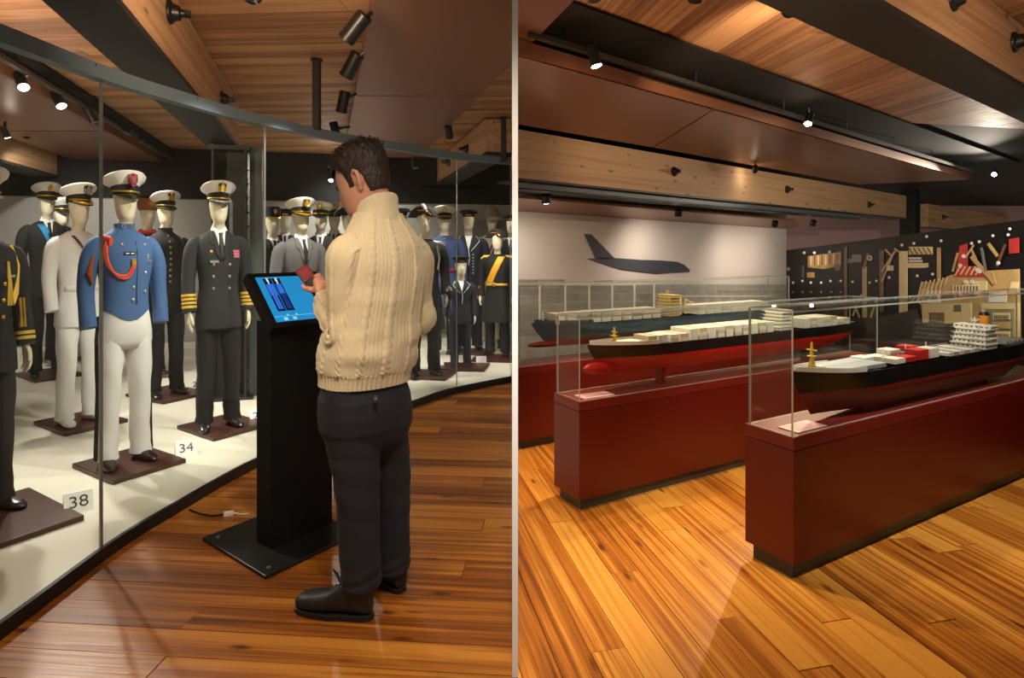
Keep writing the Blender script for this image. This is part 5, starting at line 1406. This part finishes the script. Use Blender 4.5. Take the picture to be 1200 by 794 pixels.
# middle ship: long container ship, black over red with a bulb
L = 2.56; zb = .592
t = ship('long container ship model with black hull, red underbody and rows of white boxes', AM, .14, .122, zb)
dk, hb, low = hull(t, L, .19, .105, .195, .262, 'hull_black', 'hull_red', sheer=.018, white_bow='ship_white')
cradle(t, L, 0, .115); rudder(t, L, .105, .195, 'hull_red')
mast(t, .20, .268, .10, 'mast_yellow')
MB().box((.30, 0, .274), (.16, .10, .016)).build('hatch_cover', 'box_white', t)
superstructure(t, 1.66, .262, .16, .12, 5, .024, 'ship_white')
MB().tube([(1.77, 0, .26), (1.77, 0, .38)], [.028, .026], 12, flat=.8).build('funnel', 'ship_yellow', t, smooth=True)
rr = random.Random(2)
x = .44; k = 0
while x < 2.46:
    if not (1.55 < x < 1.84):
        n = 2 if x < .75 else (3 if x < 2.3 else 2)
        for tier in range(n):
            container(t, x, 0, .262 + .023 * tier, .066, .168 if x > .6 else .13, .0225, 'box_cream' if ((k * 5 + tier * 3) % 7 in (3, 4)) else 'box_white')
    x += .081; k += 1
# far ship: blue hull
L = 2.75; zb = .585
t = ship('blue-hulled container ship model in the farthest case with pale yellow bridge', AF, .20, .135, zb)
dk, hb, low = hull(t, L, .20, .10, .155, .272, 'hull_blue', 'hull_maroon', sheer=.015)
cradle(t, L, 0, .11); rudder(t, L, .10, .155, 'hull_maroon')
mast(t, .10, .28, .09, 'ship_white')
superstructure(t, 1.36, .272, .17, .14, 6, .026, 'ship_yellow')
MB().tube([(1.50, 0, .27), (1.50, 0, .42)], [.03, .028], 12, flat=.8).build('funnel', 'ship_yellow', t, smooth=True)
mb = MB(); mb.tube([(1.60, .02, .27), (1.60, .02, .40), (1.70, .02, .36)], [.010, .008, .005], 8); mb.build('deck_crane', 'ship_yellow', t)
x = .22; k = 0
while x < 2.6:
    if not (1.26 < x < 1.66):
        for tier in range(3):
            container(t, x, 0, .272 + .026 * tier, .084, .176 if x > .4 else .13, .0255, 'box_grey' if (k % 5 == 2 and tier == 1) else 'box_white')
    x += .105; k += 1
# nearest ship: black and maroon cargo ship with white accommodation aft
L = 2.36; zb = .612
t = ship('black and maroon cargo ship model with white bridge and orange funnel, nearest case', AR, .16, .122, zb)
dk, hb, low = hull(t, L, .20, .028, .135, .215, 'hull_black', 'hull_maroon', bulb=False, sheer=.030, white_bow='ship_white')
cradle(t, L, 0, .035); rudder(t, L, .028, .135, 'hull_maroon')
mast(t, .15, .235, .13, 'mast_yellow')
mb = MB()
for sx in (-1, 1): mb.tube([(.10, sx * .03, .238), (.10, sx * .03, .250)], [.010, .010], 10)
mb.box((.19, .0, .245), (.03, .05, .015)); mb.build('windlass', 'ship_white', t)
MB().prism([(.24, -.075), (.62, -.088), (.62, .088), (.24, .075)], .218, .240).build('hatch_cover', mat('hatch_blue', S(140, 150, 160), .55), t, bevel=.003)
for x, y, z, m in ((.72, .03, .222, 'box_white'), (.72, -.05, .222, 'box_white'), (.83, -.05, .222, 'box_red'), (.83, .03, .222, 'box_white'), (.83, .03, .247, 'box_white'), (.93, .035, .222, 'box_teal'), (.95, -.05, .222, 'box_red'), (.95, -.05, .247, 'box_red'), (1.05, .04, .222, 'box_red'), (1.06, -.05, .222, 'box_white'), (1.06, -.05, .247, 'box_white'), (.62, .05, .222, 'box_white'), (1.16, .04, .222, 'box_red'), (1.04, .04, .247, 'box_red')):
    container(t, x + .03, y, z, .095, .07, .025, m)
for x in (.70, .92, 1.13): 
    mb = MB(); mb.tube([(x + .05, .0, .22), (x + .05, 0, .29)], .003, 6); mb.build('post', 'ship_white', t)
for k in range(6):
    MB().box((1.27 + .062 * k, 0, .222), (.052, .17, .018)).build('hatch', 'deck_grey' if k % 2 else 'ship_white', t)
pm = MB()
for k in range(14): pm.tube([(1.24 + .027 * k, -.088, .215), (1.24 + .027 * k, -.088, .236)], .0013, 5)
pm.tube([(1.22, -.088, .236), (1.62, -.088, .236)], .0013, 5); pm.tube([(1.22, .088, .236), (1.62, .088, .236)], .0013, 5)
pm.build('railing', 'ship_white', t)['kind'] = 'stuff'
superstructure(t, 1.74, .215, .175, .15, 4, .028, 'ship_white')
MB().tube([(1.87, 0, .21), (1.87, 0, .345), (1.87, 0, .40)], [.036, .034, .032], 14, flat=.8).build('funnel', 'funnel_orange', t, smooth=True)
MB().tube([(1.87, 0, .40), (1.87, 0, .418)], [.033, .026], 14, flat=.8).build('funnel_top', 'black', t, smooth=True)
mb = MB(); mb.tube([(1.95, .02, .21), (1.95, .02, .30), (2.03, .02, .27)], [.012, .010, .006], 8); mb.build('deck_crane', 'ship_white', t)
for k in range(5): MB().box((2.03 + .055 * k, 0, .226), (.04, .12, .016)).build('hatch', 'deck_grey', t)

# ------------------------------------------------------------------ prints on the walls
class Wall:
    """a vertical wall through two plan points; pix() drops the sight line of a picture point on it"""
    def __init__(s, p, q): s.p = V((*p, 0)); s.d = (V((*q, 0)) - s.p); s.n = V((s.d.y, -s.d.x, 0)).normalized(); s.n = -s.n if s.n.dot(V((0, -1, 0)) + V((-.3, 0, 0))) < 0 else s.n
    def pix(s, px, py):
        k = (px - 600) / FPX; tt = (k * s.p.y - s.p.x) / (s.d.x - k * s.d.y); q = s.p + s.d * tt
        return V((q.x, q.y, EYE + (HOR - py) / FPX * q.y))
    def print(s, pts, mb, off=.002, th=.002):
        w = [s.pix(*p) + s.n * off for p in pts]; mb.slab(w, s.n * th)
WB = Wall((.022, 7.02), (5.77, 12.2))
t = thing('aircraft_silhouette', 'dark grey aircraft silhouette on the pale wall above the cases', 'silhouette', tuple(WB.pix(750, 305)))
def rel(mb, t): mb.v = [p - V(t.location) for p in mb.v]; return mb
mb = MB()
WB.print([(688, 303), (706, 301.5), (719, 302), (746, 304), (775, 305), (793, 306.5), (801, 310), (807.5, 316), (807, 318.5), (797, 319), (777, 319.8), (770, 320.6), (752, 318.6), (728, 315.6), (706, 309)], mb, .004, .012)
rel(mb, t).build('fuselage', mat('plane_grey', S(66, 68, 76), .6), t)
mb = MB(); WB.print([(684, 274), (692, 274.5), (719, 302), (713, 304), (698, 303)], mb, .004, .012); rel(mb, t).build('tail_fin', 'plane_grey', t)
# container-port print along the foot of the pale wall
t = thing('container_port_mural', 'faded grey container port print along the pale wall behind the cases', 'mural', tuple(WB.pix(760, 360)))
mat('print_grey', S(156, 148, 140), .7, var=.2, bscale=9); mat('print_dark', S(132, 125, 118), .7, var=.2, bscale=7); mat('print_line', S(214, 206, 198), .7); mat('print_mid', S(142, 134, 126), .7, var=.15, bscale=9)
mb = MB(); WB.print([(606, 327), (662, 327), (662, 335), (767, 333), (921, 333), (921, 410), (606, 420)], mb, .001, .003); rel(mb, t).build('print_sheet', 'print_grey', t)
xs = [607, 633, 663, 691, 718, 744, 767]
for a, b in zip(xs[:-1], xs[1:]):
    for r in range(7):
        y0 = (328 if a < 660 else 334.5) + 9.5 * r
        mb = MB(); WB.print([(a + 1, y0), (b - 2.5, y0), (b - 2.5, y0 + 8.4), (a + 1, y0 + 8.4)], mb, .003, .003); rel(mb, t).build('container_print', 'print_dark' if (r + a) % 3 else 'print_mid', t)
for x in xs[1:]:
    mb = MB(); WB.print([(x - 2, 333), (x, 333), (x, 392), (x - 2, 392)], mb, .005, .003); rel(mb, t).build('upright_print', 'print_line', t)
for x0, x1, y0, y1, m in ((775, 905, 346, 347.4, 'print_line'), (772, 850, 356, 357, 'print_line'), (784, 787, 345, 372, 'print_dark'), (780, 792, 343, 346, 'print_dark'), (840, 921, 340, 343, 'print_mid'), (790, 860, 362, 372, 'print_mid'), (860, 918, 350, 366, 'print_dark')):
    mb = MB(); WB.print([(x0, y0), (x1, y0), (x1, y1), (x0, y1)], mb, .004, .003); rel(mb, t).build('print_patch', m, t)

# harbour-at-night mural: black wall with a printed sheet
MF, MN = V((5.77, 12.2)), V((3.94, 4.5)); dM = MN - MF
ME = MF + dM * 1.37
ztop = lambda u: 1.436 + (1.645 - 1.436) * u
struct('wall_mural', MB().prism([(MF.x, MF.y), (ME.x, ME.y), (ME.x + .2, ME.y - .04), (MF.x + .2, MF.y - .04)], 0, [ztop(0), ztop(1.37), ztop(1.37), ztop(0)]), mat('mural_black', S(9, 9, 11), .5, spec=.2))
WM = Wall((MF.x, MF.y), (MN.x, MN.y))
t = thing('harbour_mural', 'large night harbour print of lit cranes and ship decks on a black wall', 'mural', tuple(WM.pix(1080, 340)))
mat('ink_black', S(14, 14, 16), .4); mat('ink_gold', S(186, 146, 74), .45, var=.3, bscale=5); mat('ink_cream', S(238, 222, 170), .45, var=.12, bscale=4); mat('ink_white', S(246, 244, 238), .45); mat('ink_red', S(190, 48, 44), .45, var=.2, bscale=6)
mat('ink_brown', S(110, 80, 50), .45, var=.3, bscale=5); mat('ink_tan', S(200, 170, 112), .45, var=.2, bscale=5); mat('ink_grey', S(126, 122, 116), .45, var=.2, bscale=6); mat('ink_blue', S(60, 66, 84), .45); mat('ink_rock', S(52, 46, 42), .5, var=.35, bscale=3)
CNT = [0]
def ink(name, pts, m, lay=0):
    CNT[0] += 1
    mb = MB(); WM.print(pts, mb, .002 + .002 * lay + .00004 * (CNT[0] % 40), .0012); rel(mb, t).build(name, m, t)
def iq(name, x0, y0, x1, y1, m, lay=1): ink(name, [(x0, y0), (x1, y0), (x1, y1), (x0, y1)], m, lay)
def line(name, a, b, wd, m, lay=2):
    d = V((b[0] - a[0], b[1] - a[1])); n = V((-d.y, d.x)).normalized() * wd / 2
    ink(name, [(a[0] + n.x, a[1] + n.y), (b[0] + n.x, b[1] + n.y), (b[0] - n.x, b[1] - n.y), (a[0] - n.x, a[1] - n.y)], m, lay)
def dot(x, y, r, m, lay=3): ink('lamp_print', [(x + r * math.cos(a), y + r * 1.0 * math.sin(a)) for a in [k * PI / 4 for k in range(8)]], m, lay)
# left, darker part: lit terminal, posts, hill
ink('terminal_print', [(947, 300), (986, 295), (986, 311), (966, 315), (947, 313)], 'ink_gold', 1)
for k in range(8): iq('window_print', 950 + 4.4 * k, 300 - .45 * k, 951.6 + 4.4 * k, 311 - .2 * k, 'ink_brown' if k % 2 else 'ink_cream', 2)
iq('shed_print', 946, 319, 955, 325, 'ink_gold'); iq('shed_print', 940, 311, 943, 325, 'ink_blue'); dot(924.5, 315, 2.4, 'ink_tan'); dot(982, 313, 4, 'ink_brown', 2)
iq('shed_print', 999, 298, 1010, 307, 'ink_grey'); iq('shed_print', 994, 303, 999, 308, 'ink_grey'); dot(1020, 302, 3.4, 'ink_cream'); dot(1020, 302, 1.8, 'ink_red', 4)
iq('post_print', 990, 289, 993.5, 372, 'ink_brown', 2); iq('post_print', 1011, 312, 1016.5, 372, 'ink_tan', 1); line('post_print', (1013, 314), (1018, 296), 3, 'ink_brown', 1)
iq('post_print', 1031.5, 293, 1036.5, 365, 'ink_brown', 2); iq('pillar_print', 1054.5, 294, 1064.5, 366, 'ink_cream', 2); iq('pillar_print', 1099, 290, 1103.5, 330, 'ink_tan', 2)
for a, b in (((1034, 330), (1048, 296)), ((1034, 318), (1050, 294)), ((1046, 300), (1038, 292)), ((1056, 296), (1049, 291)), ((1021, 372), (1028, 350)), ((1000, 370), (1010, 345)), ((1000, 350), (1008, 372))): line('truss_print', a, b, 2.2, 'ink_tan')
for x in (930, 941, 951, 963, 974, 986, 1000, 1020, 1028): dot(x, 331 - (x % 3), 1.5, 'ink_white')
for x in (930, 941, 951, 963, 975, 986): dot(x, 342, 1.4, 'ink_grey')
for x, y in ((943, 296), (955, 296), (973, 295), (1043, 325), (1076, 323), (1087, 277), (1104, 282), (1058, 287), (1072, 285), (1094, 321), (1140, 285), (1149, 283), (1183, 275), (1185, 268), (1165, 276)): dot(x, y, 1.8, 'ink_white')
iq('sign_board_print', 1066, 289, 1094, 298, 'ink_cream', 2)
for k in range(5): line('truss_print', (1066 + 5.5 * k, 290), (1071 + 5.5 * k, 298), 1.4, 'ink_brown', 3)
iq('block_print', 1065, 301, 1081, 314, 'ink_grey', 1)
for r in range(4):
    iq('floor_print', 1066, 301.5 + 3.4 * r, 1080 - r * (-2), 303.3 + 3.4 * r, 'ink_white', 2)
iq('block_print', 1065, 308, 1089, 313, 'ink_cream', 2); iq('sign_board_print', 1040, 311, 1048, 317, 'ink_cream', 2)
# right, bright part: rig with cranes
ink('deck_print', [(1074, 352), (1080, 340), (1100, 330), (1115, 322), (1140, 318), (1196, 315), (1198, 420), (1160, 420), (1120, 380), (1082, 378), (1080, 357)], 'ink_tan', 1)
ink('deck_print', [(1082, 356), (1140, 355), (1140, 379), (1082, 378)], 'ink_cream', 2)
iq('opening_print', 1090, 366, 1108, 379, 'ink_brown', 3); iq('opening_print', 1119, 357, 1128, 365, 'ink_grey', 3); iq('opening_print', 1117, 335, 1149, 347, 'ink_grey', 3)
for k in range(9): iq('rail_print', 1118 + 3.7 * k, 334, 1119 + 3.7 * k, 348, 'ink_cream', 4)
iq('rail_print', 1106, 341, 1157, 343, 'ink_cream', 4); iq('block_print', 1088, 340, 1104, 355, 'ink_white', 3); iq('block_print', 1130, 329, 1158, 341, 'ink_cream', 3)
for k in range(7): line('truss_print', (1076 + 5 * k, 352 - 2 * k), (1082 + 5 * k, 330 - 1 * k), 1.6, 'ink_cream', 4)
for k in range(6): line('truss_print', (1084 + 5 * k, 330), (1079 + 5 * k, 350), 1.3, 'ink_tan', 4)
ink('tower_print', [(1126, 288), (1135, 285), (1136, 318), (1122, 320)], 'ink_red', 3); iq('tower_print', 1122, 312, 1157, 324, 'ink_red', 3); ink('tower_print', [(1184, 280), (1196, 278), (1196, 296), (1184, 297)], 'ink_red', 3)
for k in range(5): line('truss_print', (1121 + 6 * k, 322), (1127 + 6 * k, 312), 1.5, 'ink_cream', 4)
for a, b, w_, m in (((1140, 300), (1168, 332), 5, 'ink_tan'), ((1124, 296), (1118, 318), 2.5, 'ink_tan'), ((1133, 302), (1143, 287), 2, 'ink_tan'), ((1160, 285), (1171, 300), 4, 'ink_tan'), ((1170, 312), (1180, 286), 3, 'ink_brown'), ((1152, 290), (1157, 318), 3, 'ink_grey'), ((1140, 292), (1146, 304), 2.5, 'ink_tan'), ((1168, 332), (1164, 318), 3, 'ink_tan')): line('crane_print', a, b, w_, m, 4)
for x, y in ((1131, 300), (1127, 311), (1147, 316), (1172, 308), (1133, 330), (1141, 330), (1150, 318)): dot(x, y, 2.4, 'ink_white', 5)
iq('block_print', 1160, 340, 1181, 354, 'ink_white', 3); iq('frame_print', 1152, 355, 1196, 362, 'ink_cream', 3); iq('frame_print', 1190, 355, 1196, 410, 'ink_cream', 3); iq('frame_print', 1151, 356, 1155, 400, 'ink_cream', 3)
iq('cabin_print', 1156, 364, 1188, 400, 'ink_grey', 3)
for r in range(3): iq('cabin_print', 1165, 366 + 11 * r, 1186, 374 + 11 * r, 'ink_tan' if r == 1 else 'ink_cream', 4)
for k in range(8): iq('window_print', 1167 + 2.3 * k, 369, 1168 + 2.3 * k, 373, 'ink_brown', 5); iq('window_print', 1167 + 2.3 * k, 391, 1168 + 2.3 * k, 395, 'ink_brown', 5)
for k in range(6): line('bow_print', (1184 + 2 * k, 344), (1188 + 1.5 * k, 330), 1.5, 'ink_cream', 4)
ink('rock_print', [(1030, 372), (1075, 362), (1082, 380), (1120, 382), (1150, 396), (1150, 440), (1030, 440)], 'ink_rock', 2)
